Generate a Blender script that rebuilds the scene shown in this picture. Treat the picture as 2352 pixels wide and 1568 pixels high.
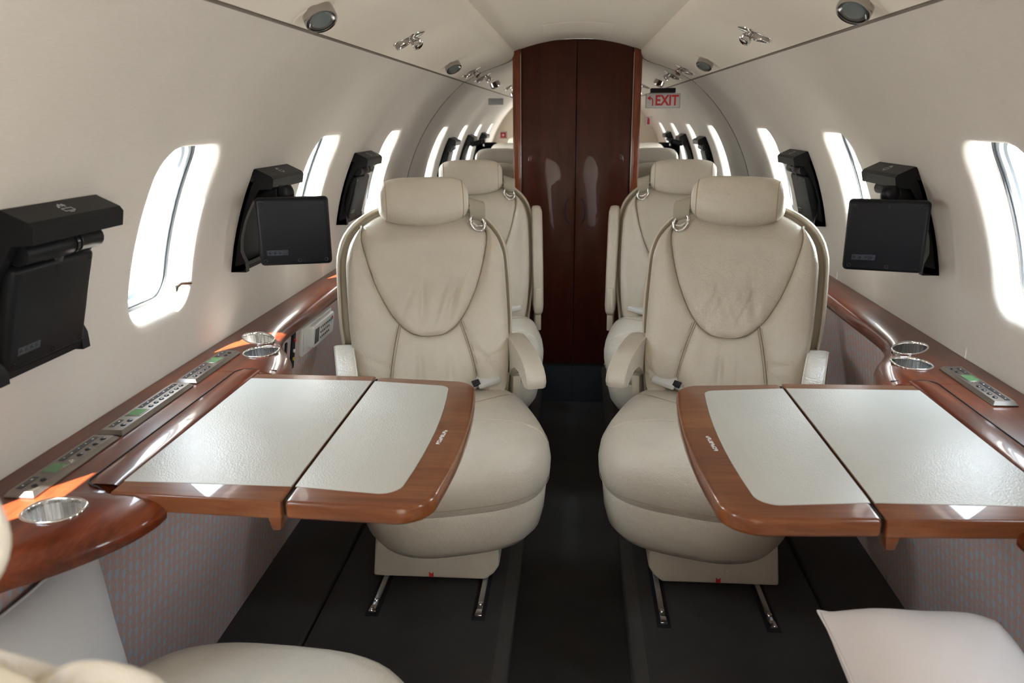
import bpy, bmesh, math, random
import numpy as np
from mathutils import Vector, Matrix
from mathutils.bvhtree import BVHTree
from math import sin, cos, pi, radians, sqrt, asin, atan2, hypot

random.seed(7)
for o in list(bpy.data.objects):
    bpy.data.objects.remove(o)
scene = bpy.context.scene
COL = scene.collection

# ------------------------------------------------------------------ camera
CAM = Vector((-0.008, 0.0, 1.331))
FPX = 1820.0
yaw, pitch, roll = radians(4.445), radians(15.735), radians(-0.396)
_fw = Vector((-sin(yaw) * cos(pitch), cos(yaw) * cos(pitch), -sin(pitch)))
_r0 = Vector((cos(yaw), sin(yaw), 0))
_u0 = _r0.cross(_fw)
_r = cos(roll) * _r0 + sin(roll) * _u0
_u = -sin(roll) * _r0 + cos(roll) * _u0
cam_data = bpy.data.cameras.new('camera')
cam_data.sensor_width = 36.0
cam_data.lens = FPX / 2352 * 36.0
cam_data.clip_start = 0.02
cam = bpy.data.objects.new('camera', cam_data)
COL.objects.link(cam)
cam.matrix_world = Matrix(((_r.x, _u.x, -_fw.x, CAM.x), (_r.y, _u.y, -_fw.y, CAM.y), (_r.z, _u.z, -_fw.z, CAM.z), (0, 0, 0, 1)))
cam_data.dof.use_dof = True
cam_data.dof.focus_distance = 1.9
cam_data.dof.aperture_fstop = 7.1
scene.camera = cam


def ray(px, py):
    return _fw * FPX + _r * (px - 1176) - _u * (py - 784)


def on_y(px, py, y):
    d = ray(px, py)
    return CAM + d * ((y - CAM.y) / d.y)


def on_x(px, py, x):
    d = ray(px, py)
    return CAM + d * ((x - CAM.x) / d.x)


def on_z(px, py, z):
    d = ray(px, py)
    return CAM + d * ((z - CAM.z) / d.z)


# ------------------------------------------------------------------ world, sun, exposure
SKY_STRENGTH = 14.0
SUN_STRENGTH = 62.0
EXPOSURE = 0.86
w = bpy.data.worlds.new('sky')
scene.world = w
w.use_nodes = True
nt = w.node_tree
nt.nodes.clear()
out = nt.nodes.new('ShaderNodeOutputWorld')
bg = nt.nodes.new('ShaderNodeBackground')
tc = nt.nodes.new('ShaderNodeTexCoord')
sep = nt.nodes.new('ShaderNodeSeparateXYZ')
ramp = nt.nodes.new('ShaderNodeValToRGB')
mp = nt.nodes.new('ShaderNodeMapRange')
mp.inputs[1].default_value = -0.35
mp.inputs[2].default_value = 0.65
nt.links.new(tc.outputs['Generated'], sep.inputs[0])
nt.links.new(sep.outputs['Z'], mp.inputs[0])
nt.links.new(mp.outputs[0], ramp.inputs[0])
cr = ramp.color_ramp
cr.elements[0].position = 0.28
cr.elements[0].color = (0.80, 0.77, 0.72, 1)      # pale concrete apron
cr.elements[1].position = 1.0
cr.elements[1].color = (0.72, 0.86, 1.0, 1)
e = cr.elements.new(0.38)
e.color = (1.0, 1.0, 1.0, 1)
nt.links.new(ramp.outputs[0], bg.inputs[0])
bg.inputs[1].default_value = SKY_STRENGTH
nt.links.new(bg.outputs[0], out.inputs[0])

sun_dir = Vector((0.054, 0.25, -0.30)).normalized()
sl = bpy.data.lights.new('sun', 'SUN')
sl.energy = SUN_STRENGTH
sl.angle = radians(0.6)
sl.color = (1.0, 0.95, 0.87)
so = bpy.data.objects.new('sun', sl)
COL.objects.link(so)
so.rotation_euler = sun_dir.to_track_quat('-Z', 'Y').to_euler()
so.location = (0, -3, 5)

vs = scene.view_settings
vs.view_transform = 'Standard'
vs.look = 'None'
vs.gamma = 1.0
vs.use_curve_mapping = False
vs.exposure = EXPOSURE
scene.cycles.max_bounces = 12
scene.cycles.diffuse_bounces = 6
scene.cycles.glossy_bounces = 6
scene.cycles.transparent_max_bounces = 12
scene.cycles.sample_clamp_indirect = 6.0
scene.cycles.caustics_refractive = False

# ------------------------------------------------------------------ materials
MATS = {}


def newmat(name):
    m = bpy.data.materials.new(name)
    m.use_nodes = True
    n = m.node_tree
    b = n.nodes['Principled BSDF']
    MATS[name] = m
    return m, n, b


def simple(name, col, rough=0.5, metal=0.0, coat=0.0, spec=0.5, aniso=0.0, emit=0.0, sheen=0.0):
    m, n, b = newmat(name)
    b.inputs['Base Color'].default_value = (*col, 1)
    b.inputs['Roughness'].default_value = rough
    b.inputs['Metallic'].default_value = metal
    b.inputs['Coat Weight'].default_value = coat
    b.inputs['Coat Roughness'].default_value = 0.03
    b.inputs['Specular IOR Level'].default_value = spec
    b.inputs['Anisotropic'].default_value = aniso
    b.inputs['Sheen Weight'].default_value = sheen
    if emit:
        b.inputs['Emission Color'].default_value = (*col, 1)
        b.inputs['Emission Strength'].default_value = emit
    return m


def coords(n, scale=(1, 1, 1)):
    t = n.nodes.new('ShaderNodeTexCoord')
    mpn = n.nodes.new('ShaderNodeMapping')
    mpn.inputs['Scale'].default_value = scale
    n.links.new(t.outputs['Object'], mpn.inputs['Vector'])
    return mpn.outputs['Vector']


def noise(n, vec, scale, detail=3.0, rough=0.55, dist=0.0):
    t = n.nodes.new('ShaderNodeTexNoise')
    t.inputs['Scale'].default_value = scale
    t.inputs['Detail'].default_value = detail
    t.inputs['Roughness'].default_value = rough
    t.inputs['Distortion'].default_value = dist
    n.links.new(vec, t.inputs['Vector'])
    return t.outputs['Fac']


def cramp(n, fac, stops):
    r = n.nodes.new('ShaderNodeValToRGB')
    els = r.color_ramp.elements
    while len(els) < len(stops):
        els.new(0.5)
    for el, (p, c) in zip(els, stops):
        el.position = p
        el.color = (*c, 1)
    n.links.new(fac, r.inputs[0])
    return r.outputs[0]


def bump(n, b, h, strength, dist=0.001, target='Normal'):
    bn = n.nodes.new('ShaderNodeBump')
    bn.inputs['Strength'].default_value = strength
    bn.inputs['Distance'].default_value = dist
    n.links.new(h, bn.inputs['Height'])
    n.links.new(bn.outputs[0], b.inputs[target])
    return bn


def math_(n, op, a, b_=None, c=None):
    t = n.nodes.new('ShaderNodeMath')
    t.operation = op
    for i, v in enumerate((a, b_, c)):
        if v is None:
            continue
        if isinstance(v, (int, float)):
            t.inputs[i].default_value = v
        else:
            n.links.new(v, t.inputs[i])
    return t.outputs[0]


def leather(name, c1, c2, rough=0.30, crease=1.0):
    m, n, b = newmat(name)
    v = coords(n)
    f = noise(n, v, 9, 4)
    n.links.new(cramp(n, f, [(0.3, c1), (0.7, c2)]), b.inputs['Base Color'])
    b.inputs['Roughness'].default_value = rough
    b.inputs['Specular IOR Level'].default_value = 0.55
    vo = n.nodes.new('ShaderNodeTexVoronoi')
    vo.inputs['Scale'].default_value = 420
    n.links.new(v, vo.inputs['Vector'])
    big = noise(n, v, 22, 4, 0.55, 0.9)
    cre = n.nodes.new('ShaderNodeTexVoronoi')          # fine broken creases
    cre.feature = 'DISTANCE_TO_EDGE'
    cre.inputs['Scale'].default_value = 30
    wv = n.nodes.new('ShaderNodeVectorMath')
    wv.operation = 'ADD'
    nz_ = n.nodes.new('ShaderNodeTexNoise')
    nz_.inputs['Scale'].default_value = 14
    nz_.inputs['Detail'].default_value = 3
    sc_ = n.nodes.new('ShaderNodeVectorMath')
    sc_.operation = 'SCALE'
    sc_.inputs['Scale'].default_value = 0.10
    n.links.new(v, nz_.inputs['Vector'])
    n.links.new(nz_.outputs['Color'], sc_.inputs[0])
    n.links.new(v, wv.inputs[0])
    n.links.new(sc_.outputs[0], wv.inputs[1])
    n.links.new(wv.outputs[0], cre.inputs['Vector'])
    crk = math_(n, 'MULTIPLY', math_(n, 'MINIMUM', cre.outputs['Distance'], 0.035), math_(n, 'MULTIPLY', noise(n, v, 7, 2), 30.0 * crease))
    h = math_(n, 'ADD', math_(n, 'MULTIPLY_ADD', big, 7.0 * crease, vo.outputs['Distance']), crk)
    bump(n, b, h, 0.32, 0.0014)
    return m


leather('leather', (0.585, 0.525, 0.435), (0.64, 0.58, 0.485))
leather('leather_near', (0.62, 0.565, 0.475), (0.68, 0.62, 0.525))
simple('seat_shell', (0.62, 0.56, 0.45), 0.42)
simple('thread', (0.42, 0.34, 0.24), 0.7)


def fabric(name, c1, c2, sc=(900, 250, 900), bs=0.15):
    m, n, b = newmat(name)
    v = coords(n, (1, 1, 1))
    v2 = coords(n, sc)
    f = noise(n, v2, 1.0, 2)
    g = noise(n, v, 5, 3)
    mix = math_(n, 'MULTIPLY_ADD', f, 0.5, math_(n, 'MULTIPLY', g, 0.5))
    n.links.new(cramp(n, mix, [(0.3, c1), (0.7, c2)]), b.inputs['Base Color'])
    b.inputs['Roughness'].default_value = 0.85
    b.inputs['Specular IOR Level'].default_value = 0.25
    bump(n, b, f, bs, 0.0005)
    return m


fabric('wall_fabric', (0.555, 0.515, 0.465), (0.615, 0.575, 0.525), (300, 60, 700))
fabric('soffit', (0.69, 0.63, 0.54), (0.73, 0.67, 0.58), (300, 300, 300), 0.05)
fabric('reveal', (0.80, 0.78, 0.74), (0.83, 0.81, 0.77), (300, 300, 300), 0.02)
fabric('pillow_white', (0.62, 0.615, 0.625), (0.68, 0.675, 0.685), (700, 700, 350), 0.5)
fabric('pillow_cream', (0.58, 0.515, 0.48), (0.63, 0.56, 0.525), (700, 700, 350), 0.3)
fabric('webbing', (0.36, 0.33, 0.26), (0.44, 0.41, 0.33), (500, 1500, 500), 0.5)
fabric('webbing_white', (0.62, 0.62, 0.60), (0.72, 0.72, 0.70), (500, 1500, 500), 0.5)


def carpet(name, c1, c2):
    m, n, b = newmat(name)
    v = coords(n)
    f = noise(n, v, 900, 2)
    g = noise(n, v, 6, 4)
    n.links.new(cramp(n, math_(n, 'MULTIPLY_ADD', f, 0.45, math_(n, 'MULTIPLY', g, 0.55)), [(0.32, c1), (0.68, c2)]), b.inputs['Base Color'])
    b.inputs['Roughness'].default_value = 0.95
    b.inputs['Specular IOR Level'].default_value = 0.15
    b.inputs['Sheen Weight'].default_value = 0.12
    bump(n, b, f, 0.9, 0.003)
    return m


carpet('carpet', (0.018, 0.0155, 0.0145), (0.046, 0.040, 0.037))
carpet('carpet_edge', (0.034, 0.030, 0.026), (0.080, 0.071, 0.062))


def wood(name, dark, mid, light, axis='Y', coat=0.5):
    m, n, b = newmat(name)
    sc = {'Y': (26, 2.2, 26), 'X': (2.2, 26, 26), 'Z': (26, 26, 2.2)}[axis]
    v = coords(n, sc)
    f = noise(n, v, 1.0, 5, 0.6, 1.2)
    v3 = coords(n, tuple(s * 9 for s in sc))
    f3 = noise(n, v3, 1.0, 2, 0.5)
    v2 = coords(n)
    g = noise(n, v2, 7, 2, 0.5, 0.8)
    mix = math_(n, 'ADD', math_(n, 'MULTIPLY_ADD', f, 0.5, math_(n, 'MULTIPLY', g, 0.3)), math_(n, 'MULTIPLY', f3, 0.2))
    n.links.new(cramp(n, mix, [(0.33, dark), (0.5, mid), (0.68, light)]), b.inputs['Base Color'])
    b.inputs['Roughness'].default_value = 0.32
    b.inputs['Coat Weight'].default_value = coat
    b.inputs['Coat Roughness'].default_value = 0.025
    b.inputs['Coat IOR'].default_value = 1.5
    b.inputs['Specular IOR Level'].default_value = 0.2
    return m


wood('wood_ledge', (0.040, 0.0075, 0.0026), (0.100, 0.019, 0.006), (0.19, 0.042, 0.012), 'Y', 0.4)
wood('wood_door', (0.028, 0.0055, 0.0025), (0.046, 0.0088, 0.004), (0.066, 0.013, 0.006), 'Z', 0.3)
wood('wood_table', (0.095, 0.026, 0.009), (0.155, 0.049, 0.017), (0.24, 0.088, 0.032), 'X')
wood('wood_trim', (0.070, 0.016, 0.007), (0.16, 0.040, 0.016), (0.25, 0.07, 0.028), 'Z')


def pattern_fabric(name, ground1, ground2, dot, line):
    """mauve cloth woven with columns of blue-grey ovals strung on a dotted thread"""
    m, n, b = newmat(name)
    t = n.nodes.new('ShaderNodeTexCoord')
    s = n.nodes.new('ShaderNodeSeparateXYZ')
    n.links.new(t.outputs['Object'], s.inputs[0])
    u = math_(n, 'DIVIDE', s.outputs['Y'], 0.0205)
    ci = math_(n, 'FLOOR', u)
    fu = math_(n, 'SUBTRACT', math_(n, 'FRACT', u), 0.5)
    rnd = math_(n, 'FRACT', math_(n, 'MULTIPLY', math_(n, 'SINE', math_(n, 'MULTIPLY', ci, 12.9898)), 437.58))
    vv = math_(n, 'ADD', math_(n, 'DIVIDE', s.outputs['Z'], 0.0215), math_(n, 'MULTIPLY', rnd, 2.0))
    vi = math_(n, 'FLOOR', vv)
    fv = math_(n, 'SUBTRACT', math_(n, 'FRACT', vv), 0.5)
    par = math_(n, 'MODULO', math_(n, 'ABSOLUTE', vi), 2.0)          # 0 small, 1 big
    hu = math_(n, 'MULTIPLY_ADD', par, 0.10, 0.17)
    hv = math_(n, 'MULTIPLY_ADD', par, 0.15, 0.25)
    du = math_(n, 'POWER', math_(n, 'ABSOLUTE', math_(n, 'DIVIDE', fu, hu)), 2.6)
    dv = math_(n, 'POWER', math_(n, 'ABSOLUTE', math_(n, 'DIVIDE', fv, hv)), 2.6)
    inside = math_(n, 'LESS_THAN', math_(n, 'ADD', du, dv), 1.0)
    ln = math_(n, 'LESS_THAN', math_(n, 'ABSOLUTE', fu), 0.035)
    dash = math_(n, 'GREATER_THAN', math_(n, 'FRACT', math_(n, 'MULTIPLY', vv, 9.0)), 0.45)
    ln = math_(n, 'MULTIPLY', ln, dash)
    g = noise(n, coords(n, (700, 700, 200)), 1.0, 2)
    base = cramp(n, g, [(0.3, ground1), (0.7, ground2)])
    m1 = n.nodes.new('ShaderNodeMix')
    m1.data_type = 'RGBA'
    n.links.new(ln, m1.inputs['Factor'])
    n.links.new(base, m1.inputs['A'])
    m1.inputs['B'].default_value = (*line, 1)
    m2 = n.nodes.new('ShaderNodeMix')
    m2.data_type = 'RGBA'
    n.links.new(inside, m2.inputs['Factor'])
    n.links.new(m1.outputs['Result'], m2.inputs['A'])
    m2.inputs['B'].default_value = (*dot, 1)
    n.links.new(m2.outputs['Result'], b.inputs['Base Color'])
    b.inputs['Roughness'].default_value = 0.8
    b.inputs['Specular IOR Level'].default_value = 0.25
    bump(n, b, math_(n, 'MULTIPLY_ADD', inside, 1.5, g), 0.25, 0.0006)
    return m


pattern_fabric('side_fabric', (0.45, 0.31, 0.285), (0.53, 0.375, 0.34), (0.375, 0.45, 0.51), (0.60, 0.50, 0.40))

simple('chrome', (0.78, 0.77, 0.76), 0.10, 1.0)
simple('smoked_chrome', (0.46, 0.43, 0.42), 0.12, 1.0)


def brushed(name, col, rough, axis_scale):
    m, n, b = newmat(name)
    b.inputs['Base Color'].default_value = (*col, 1)
    b.inputs['Metallic'].default_value = 1.0
    f = noise(n, coords(n, axis_scale), 1.0, 2)
    n.links.new(math_(n, 'MULTIPLY_ADD', f, 0.25, rough - 0.1), b.inputs['Roughness'])
    bump(n, b, f, 0.06, 0.0003)
    return m


brushed('steel', (0.62, 0.61, 0.60), 0.24, (600, 600, 8))
brushed('bronze_plate', (0.27, 0.24, 0.215), 0.38, (30, 900, 30))
simple('rail_metal', (0.55, 0.55, 0.55), 0.3, 1.0)
simple('black_plastic', (0.005, 0.0055, 0.0068), 0.42, spec=0.18)
simple('black_soft', (0.008, 0.008, 0.009), 0.6, spec=0.25)
simple('black_gloss', (0.008, 0.009, 0.012), 0.12)
simple('dark_gap', (0.006, 0.004, 0.004), 0.7)
simple('lcd_green', (0.075, 0.20, 0.075), 0.2)
simple('button_dark', (0.018, 0.018, 0.022), 0.3)
simple('label_dark', (0.014, 0.016, 0.024), 0.25)
simple('mark_white', (0.75, 0.77, 0.80), 0.5)
simple('red_paint', (0.45, 0.012, 0.012), 0.35)
simple('red_print', (0.55, 0.02, 0.02), 0.5)
simple('placard_white', (0.62, 0.60, 0.60), 0.4)
simple('placard_grey', (0.30, 0.31, 0.33), 0.4)
simple('handset_white', (0.66, 0.66, 0.64), 0.35)
simple('teal', (0.02, 0.28, 0.28), 0.4)
simple('yellow', (0.55, 0.45, 0.05), 0.4)
simple('kick_panel', (0.016, 0.022, 0.028), 0.5)
simple('gasket', (0.03, 0.036, 0.044), 0.5)
simple('outer_frame', (0.24, 0.28, 0.32), 0.45)
simple('sunlit_rim', (0.62, 0.47, 0.24), 0.5)  # fabric rim of the rear arch, its sunlit look put into the colour
simple('lens_glass', (0.12, 0.14, 0.14), 0.08)
simple('seam_dark', (0.16, 0.135, 0.11), 0.8)
leather('table_leather', (0.435, 0.42, 0.375), (0.465, 0.45, 0.405), 0.40, 0.12)

m, n, b = newmat('mirror')
b.inputs['Base Color'].default_value = (0.86, 0.87, 0.87, 1)
b.inputs['Metallic'].default_value = 1.0
b.inputs['Roughness'].default_value = 0.012

m = bpy.data.materials.new('pane_glass')
m.use_nodes = True
MATS['pane_glass'] = m
n = m.node_tree
n.nodes.clear()
o_ = n.nodes.new('ShaderNodeOutputMaterial')
mx = n.nodes.new('ShaderNodeMixShader')
tr = n.nodes.new('ShaderNodeBsdfTransparent')
gl = n.nodes.new('ShaderNodeBsdfGlossy')
lw = n.nodes.new('ShaderNodeLayerWeight')
lw.inputs['Blend'].default_value = 0.5
gl.inputs['Roughness'].default_value = 0.0
tr.inputs['Color'].default_value = (0.96, 0.97, 0.97, 1)
n.links.new(math_(n, 'MULTIPLY_ADD', math_(n, 'POWER', lw.outputs['Facing'], 5.0), 0.55, 0.04), mx.inputs[0])
n.links.new(tr.outputs[0], mx.inputs[1])
n.links.new(gl.outputs[0], mx.inputs[2])
n.links.new(mx.outputs[0], o_.inputs[0])


# ------------------------------------------------------------------ mesh helpers
class G:
    """collects vertices and faces of one mesh"""

    def __init__(self):
        self.v = []
        self.f = []
        self.flat = set()

    def grid(self, rows, closed_u=False, closed_v=False, flip=False):
        """rows: list of lists of points"""
        base = len(self.v)
        nr, nc = len(rows), len(rows[0])
        for r in rows:
            self.v += [tuple(p) for p in r]
        for i in range(nr if closed_v else nr - 1):
            for j in range(nc if closed_u else nc - 1):
                a = base + i * nc + j
                b = base + i * nc + (j + 1) % nc
                c = base + ((i + 1) % nr) * nc + (j + 1) % nc
                d = base + ((i + 1) % nr) * nc + j
                self.f.append((a, d, c, b) if flip else (a, b, c, d))
        return base

    def loft(self, loops, cap0=True, cap1=True, flip=False):
        base = self.grid(loops, closed_u=True, flip=flip)
        nc = len(loops[0])
        if cap0:
            f = tuple(range(base, base + nc))
            self.f.append(f if flip else f[::-1])
        if cap1:
            s = base + (len(loops) - 1) * nc
            f = tuple(range(s, s + nc))
            self.f.append(f[::-1] if flip else f)

    def tube(self, path, r, n=8, closed=False, cap=True):
        P = [Vector(p) for p in path]
        N = len(P)
        rr = r if isinstance(r, (list, tuple)) else [r] * N
        loops = []
        prev = None
        for i in range(N):
            if closed:
                t = P[(i + 1) % N] - P[i - 1]
            else:
                t = P[min(i + 1, N - 1)] - P[max(i - 1, 0)]
            t.normalize()
            if prev is None:
                a = Vector((0, 0, 1)) if abs(t.z) < 0.9 else Vector((1, 0, 0))
                nrm = t.cross(a).normalized()
            else:
                nrm = (prev - t * prev.dot(t)).normalized()
            prev = nrm
            bn = t.cross(nrm)
            loops.append([P[i] + (nrm * cos(2 * pi * k / n) + bn * sin(2 * pi * k / n)) * rr[i] for k in range(n)])
        if closed:
            self.grid(loops, closed_u=True, closed_v=True)
        else:
            self.loft(loops, cap, cap)

    def box(self, c, s, bev=0.0, seg=2, rot=None):
        bm = bmesh.new()
        bmesh.ops.create_cube(bm, size=1.0)
        for v in bm.verts:
            v.co = Vector((v.co.x * s[0], v.co.y * s[1], v.co.z * s[2]))
        if bev:
            bmesh.ops.bevel(bm, geom=list(bm.edges), offset=min(bev, min(s) * 0.49), segments=seg, profile=0.5, affect='EDGES')
        M = rot if rot is not None else Matrix.Identity(3)
        off = len(self.v)
        bm.verts.index_update()
        for v in bm.verts:
            self.v.append(tuple(M @ v.co + Vector(c)))
        for f in bm.faces:
            self.f.append(tuple(off + v.index for v in f.verts))
        bm.free()

    def prism(self, poly, lo, hi, plane='xz', bev=0.0, seg=2):
        """extrude 2-D polygon (counter-clockwise) between lo and hi along the third axis"""
        bm = bmesh.new()

        def P(a, b, t):
            return {'xz': (a, t, b), 'yz': (t, a, b), 'xy': (a, b, t)}[plane]
        va = [bm.verts.new(P(a, b, lo)) for a, b in poly]
        vb = [bm.verts.new(P(a, b, hi)) for a, b in poly]
        bm.faces.new(va[::-1])
        bm.faces.new(vb)
        N = len(poly)
        for i in range(N):
            bm.faces.new((va[i], va[(i + 1) % N], vb[(i + 1) % N], vb[i]))
        bmesh.ops.recalc_face_normals(bm, faces=bm.faces)
        if bev:
            ed = [e_ for e_ in bm.edges if len(e_.link_faces) == 2 and e_.calc_face_angle(0) > radians(32)]
            bmesh.ops.bevel(bm, geom=ed, offset=bev, segments=seg, profile=0.5, affect='EDGES')
        off = len(self.v)
        bm.verts.index_update()
        for v in bm.verts:
            self.v.append(tuple(v.co))
        for f in bm.faces:
            self.f.append(tuple(off + v.index for v in f.verts))
        bm.free()

    def lathe(self, prof, c=(0, 0, 0), n=24, axis=None):
        """prof: (radius, height) list"""
        A = axis if axis is not None else Matrix.Identity(3)
        loops = []
        for r, h in prof:
            loops.append([Vector(c) + A @ Vector((r * cos(2 * pi * k / n), r * sin(2 * pi * k / n), h)) for k in range(n)])
        self.loft(loops, True, True)

    def build(self, name, mat, parent=None, smooth=True, angle=40, recalc=True):
        me = bpy.data.meshes.new(name)
        me.from_pydata([tuple(v) for v in self.v], [], self.f)
        if recalc:
            bm = bmesh.new()
            bm.from_mesh(me)
            bmesh.ops.recalc_face_normals(bm, faces=bm.faces)
            bm.to_mesh(me)
            bm.free()
        me.materials.append(MATS[mat])
        if smooth:
            for p in me.polygons:
                p.use_smooth = True
            if angle < 180:
                me.set_sharp_from_angle(angle=radians(angle))
        me.update()
        o = bpy.data.objects.new(name, me)
        COL.objects.link(o)
        if parent is not None:
            o.parent = parent
        return o


def tag(o, label=None, cat=None, group=None, kind=None):
    if label:
        o['label'] = label
    if cat:
        o['category'] = cat
    if group:
        o['group'] = group
    if kind:
        o['kind'] = kind
    return o


def empty(name, loc=(0, 0, 0), rz=0.0):
    o = bpy.data.objects.new(name, None)
    o.empty_display_size = 0.05
    COL.objects.link(o)
    o.location = loc
    o.rotation_euler = (0, 0, rz)
    return o


def pchip(xs, ys):
    xs = np.array(xs, float)
    ys = np.array(ys, float)
    h = np.diff(xs)
    d = np.diff(ys) / h
    m_ = np.zeros(len(xs))
    m_[0], m_[-1] = d[0], d[-1]
    for i in range(1, len(xs) - 1):
        if d[i - 1] * d[i] > 0:
            w1, w2 = 2 * h[i] + h[i - 1], h[i] + 2 * h[i - 1]
            m_[i] = (w1 + w2) / (w1 / d[i - 1] + w2 / d[i])

    def f(x):
        x = min(max(x, xs[0]), xs[-1])
        i = min(int(np.searchsorted(xs, x, side='right') - 1), len(h) - 1)
        i = max(i, 0)
        t = (x - xs[i]) / h[i]
        return float((1 + 2 * t) * (1 - t) ** 2 * ys[i] + t * (1 - t) ** 2 * h[i] * m_[i] + t * t * (3 - 2 * t) * ys[i + 1] + t * t * (t - 1) * h[i] * m_[i + 1])
    return f


def rrect(ha, hb, r, n=8, ca=0.0, cb=0.0):
    """counter-clockwise rounded rectangle"""
    pts = []
    for k, (sa, sb) in enumerate(((1, 1), (-1, 1), (-1, -1), (1, -1))):
        for i in range(n + 1):
            a = pi / 2 * k + pi / 2 * i / n
            pts.append((ca + sa * (ha - r) + r * cos(a), cb + sb * (hb - r) + r * sin(a)))
    return pts


def rrect_fine(ha, hb, r, n=8, ca=0.0, cb=0.0, m=8):
    """rounded rectangle whose straight sides are cut into m pieces too"""
    p = rrect(ha, hb, r, n)
    res = []
    for i in range(len(p)):
        a, b_ = p[i], p[(i + 1) % len(p)]
        k_ = m if i % (n + 1) == n else 1
        for j in range(k_):
            t = j / k_
            res.append((ca + a[0] + (b_[0] - a[0]) * t, cb + a[1] + (b_[1] - a[1]) * t))
    return res


def smoothstep(a, b, x):
    t = min(max((x - a) / (b - a), 0), 1)
    return t * t * (3 - 2 * t)


# ------------------------------------------------------------------ cabin dimensions (metres)
R, ZC = 0.80, 0.862            # wall lining: part of a circle
Y0, D = -0.22, 3.67            # rear partition, forward bulkhead
ZF = 0.185                     # raised floor under the seats
AISLE = 0.137
SEAM_A = asin((1.487 - ZC) / R)
WIN_Y = {-1: [0.595, 1.424, 2.236, 3.064], 1: [0.595, 1.424, 2.256, 3.084]}
WIN_HY, WIN_HQ, WIN_R = 0.113, 0.166, 0.056
WIN_Q = 0.2756
Q_LO, Q_HI = -0.04, SEAM_A * R


def cyl(side, y, q, depth=0.0):
    a = q / R
    return (side * (R + depth) * cos(a), y, ZC + (R + depth) * sin(a))


# ------------------------------------------------------------------ walls with window openings
def wall(side, name):
    g = G()
    half = 0.2
    ys = []
    cuts = [Y0]
    for c in WIN_Y[side]:
        cuts += [c - half, c + half]
    cuts.append(D + 0.01)
    # the plain strips share their edge vertices with the window cells, so no daylight gets through the joints
    qs = set()
    for (y, q) in rrect_fine(WIN_HY + 0.022, WIN_HQ + 0.022, WIN_R + 0.022, 8, 0.0, WIN_Q):
        dq = q - WIN_Q
        t = half / abs(y) if abs(y) > 1e-9 else 1e9
        if Q_LO < WIN_Q + dq * t < Q_HI and y > 0:
            qs.add(round(WIN_Q + dq * t, 7))
    qs = sorted(qs)
    qs[0], qs[-1] = Q_LO, Q_HI
    nq = len(qs) - 1
    for i in range(0, len(cuts) - 1, 2):         # plain strips
        a, b_ = cuts[i], cuts[i + 1]
        rows = [[cyl(side, a + (b_ - a) * k / 4, qs[j]) for j in range(nq + 1)] for k in range(5)]
        g.grid(rows)
    prof = [(0.022, 0.0), (0.010, 0.0012), (0.004, 0.0045), (0.0, 0.011)]
    for c in WIN_Y[side]:
        loops = []
        hole = rrect_fine(WIN_HY + prof[0][0], WIN_HQ + prof[0][0], WIN_R + prof[0][0], 8, c, WIN_Q)
        # outer rectangle matched point by point along the ray from the window's centre
        outer = []
        for (y, q) in hole:
            dy, dq = y - c, q - WIN_Q
            t = 1e9
            if abs(dy) > 1e-9:
                t = min(t, half / abs(dy))
            if dq > 1e-9:
                t = min(t, (Q_HI - WIN_Q) / dq)
            if dq < -1e-9:
                t = min(t, (Q_LO - WIN_Q) / dq)
            outer.append((c + dy * t, WIN_Q + dq * t))
        for corner in ((c + half, Q_HI), (c - half, Q_HI), (c - half, Q_LO), (c + half, Q_LO)):
            k = min(range(len(outer)), key=lambda i: hypot(outer[i][0] - corner[0], outer[i][1] - corner[1]))
            outer[k] = corner
        for k in range(9):
            t = k / 8
            loops.append([cyl(side, o[0] * (1 - t) + h[0] * t, o[1] * (1 - t) + h[1] * t) for o, h in zip(outer, hole)])
        for off, dep in prof[1:]:
            hh = rrect_fine(WIN_HY + off, WIN_HQ + off, WIN_R + off, 8, c, WIN_Q)
            loops.append([cyl(side, y, q, dep) for y, q in hh])
        g.grid(loops, closed_u=True)
    # unseen strips added behind the mesh joints to block daylight leaks
    for yj in cuts[1:-1]:
        rows = [[cyl(side, yj + dy, Q_LO + (Q_HI - Q_LO) * j_ / 24, 0.006) for j_ in range(25)] for dy in (-0.03, 0.03)]
        g.grid(rows)
    # the lining goes on straight down behind the ledge and the side panel
    lo = cyl(side, 0, Q_LO)
    rows = [[(lo[0], y, lo[2]), (side * 0.83, y, 0.6), (side * 0.86, y, -0.05)] for y in (Y0, D + 0.01)]
    g.grid(rows)
    o = g.build(name, 'wall_fabric', angle=180)
    return tag(o, kind='structure', label='cream fabric cabin wall with rounded windows')


wall(-1, 'wall_left')
wall(1, 'wall_right')


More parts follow.
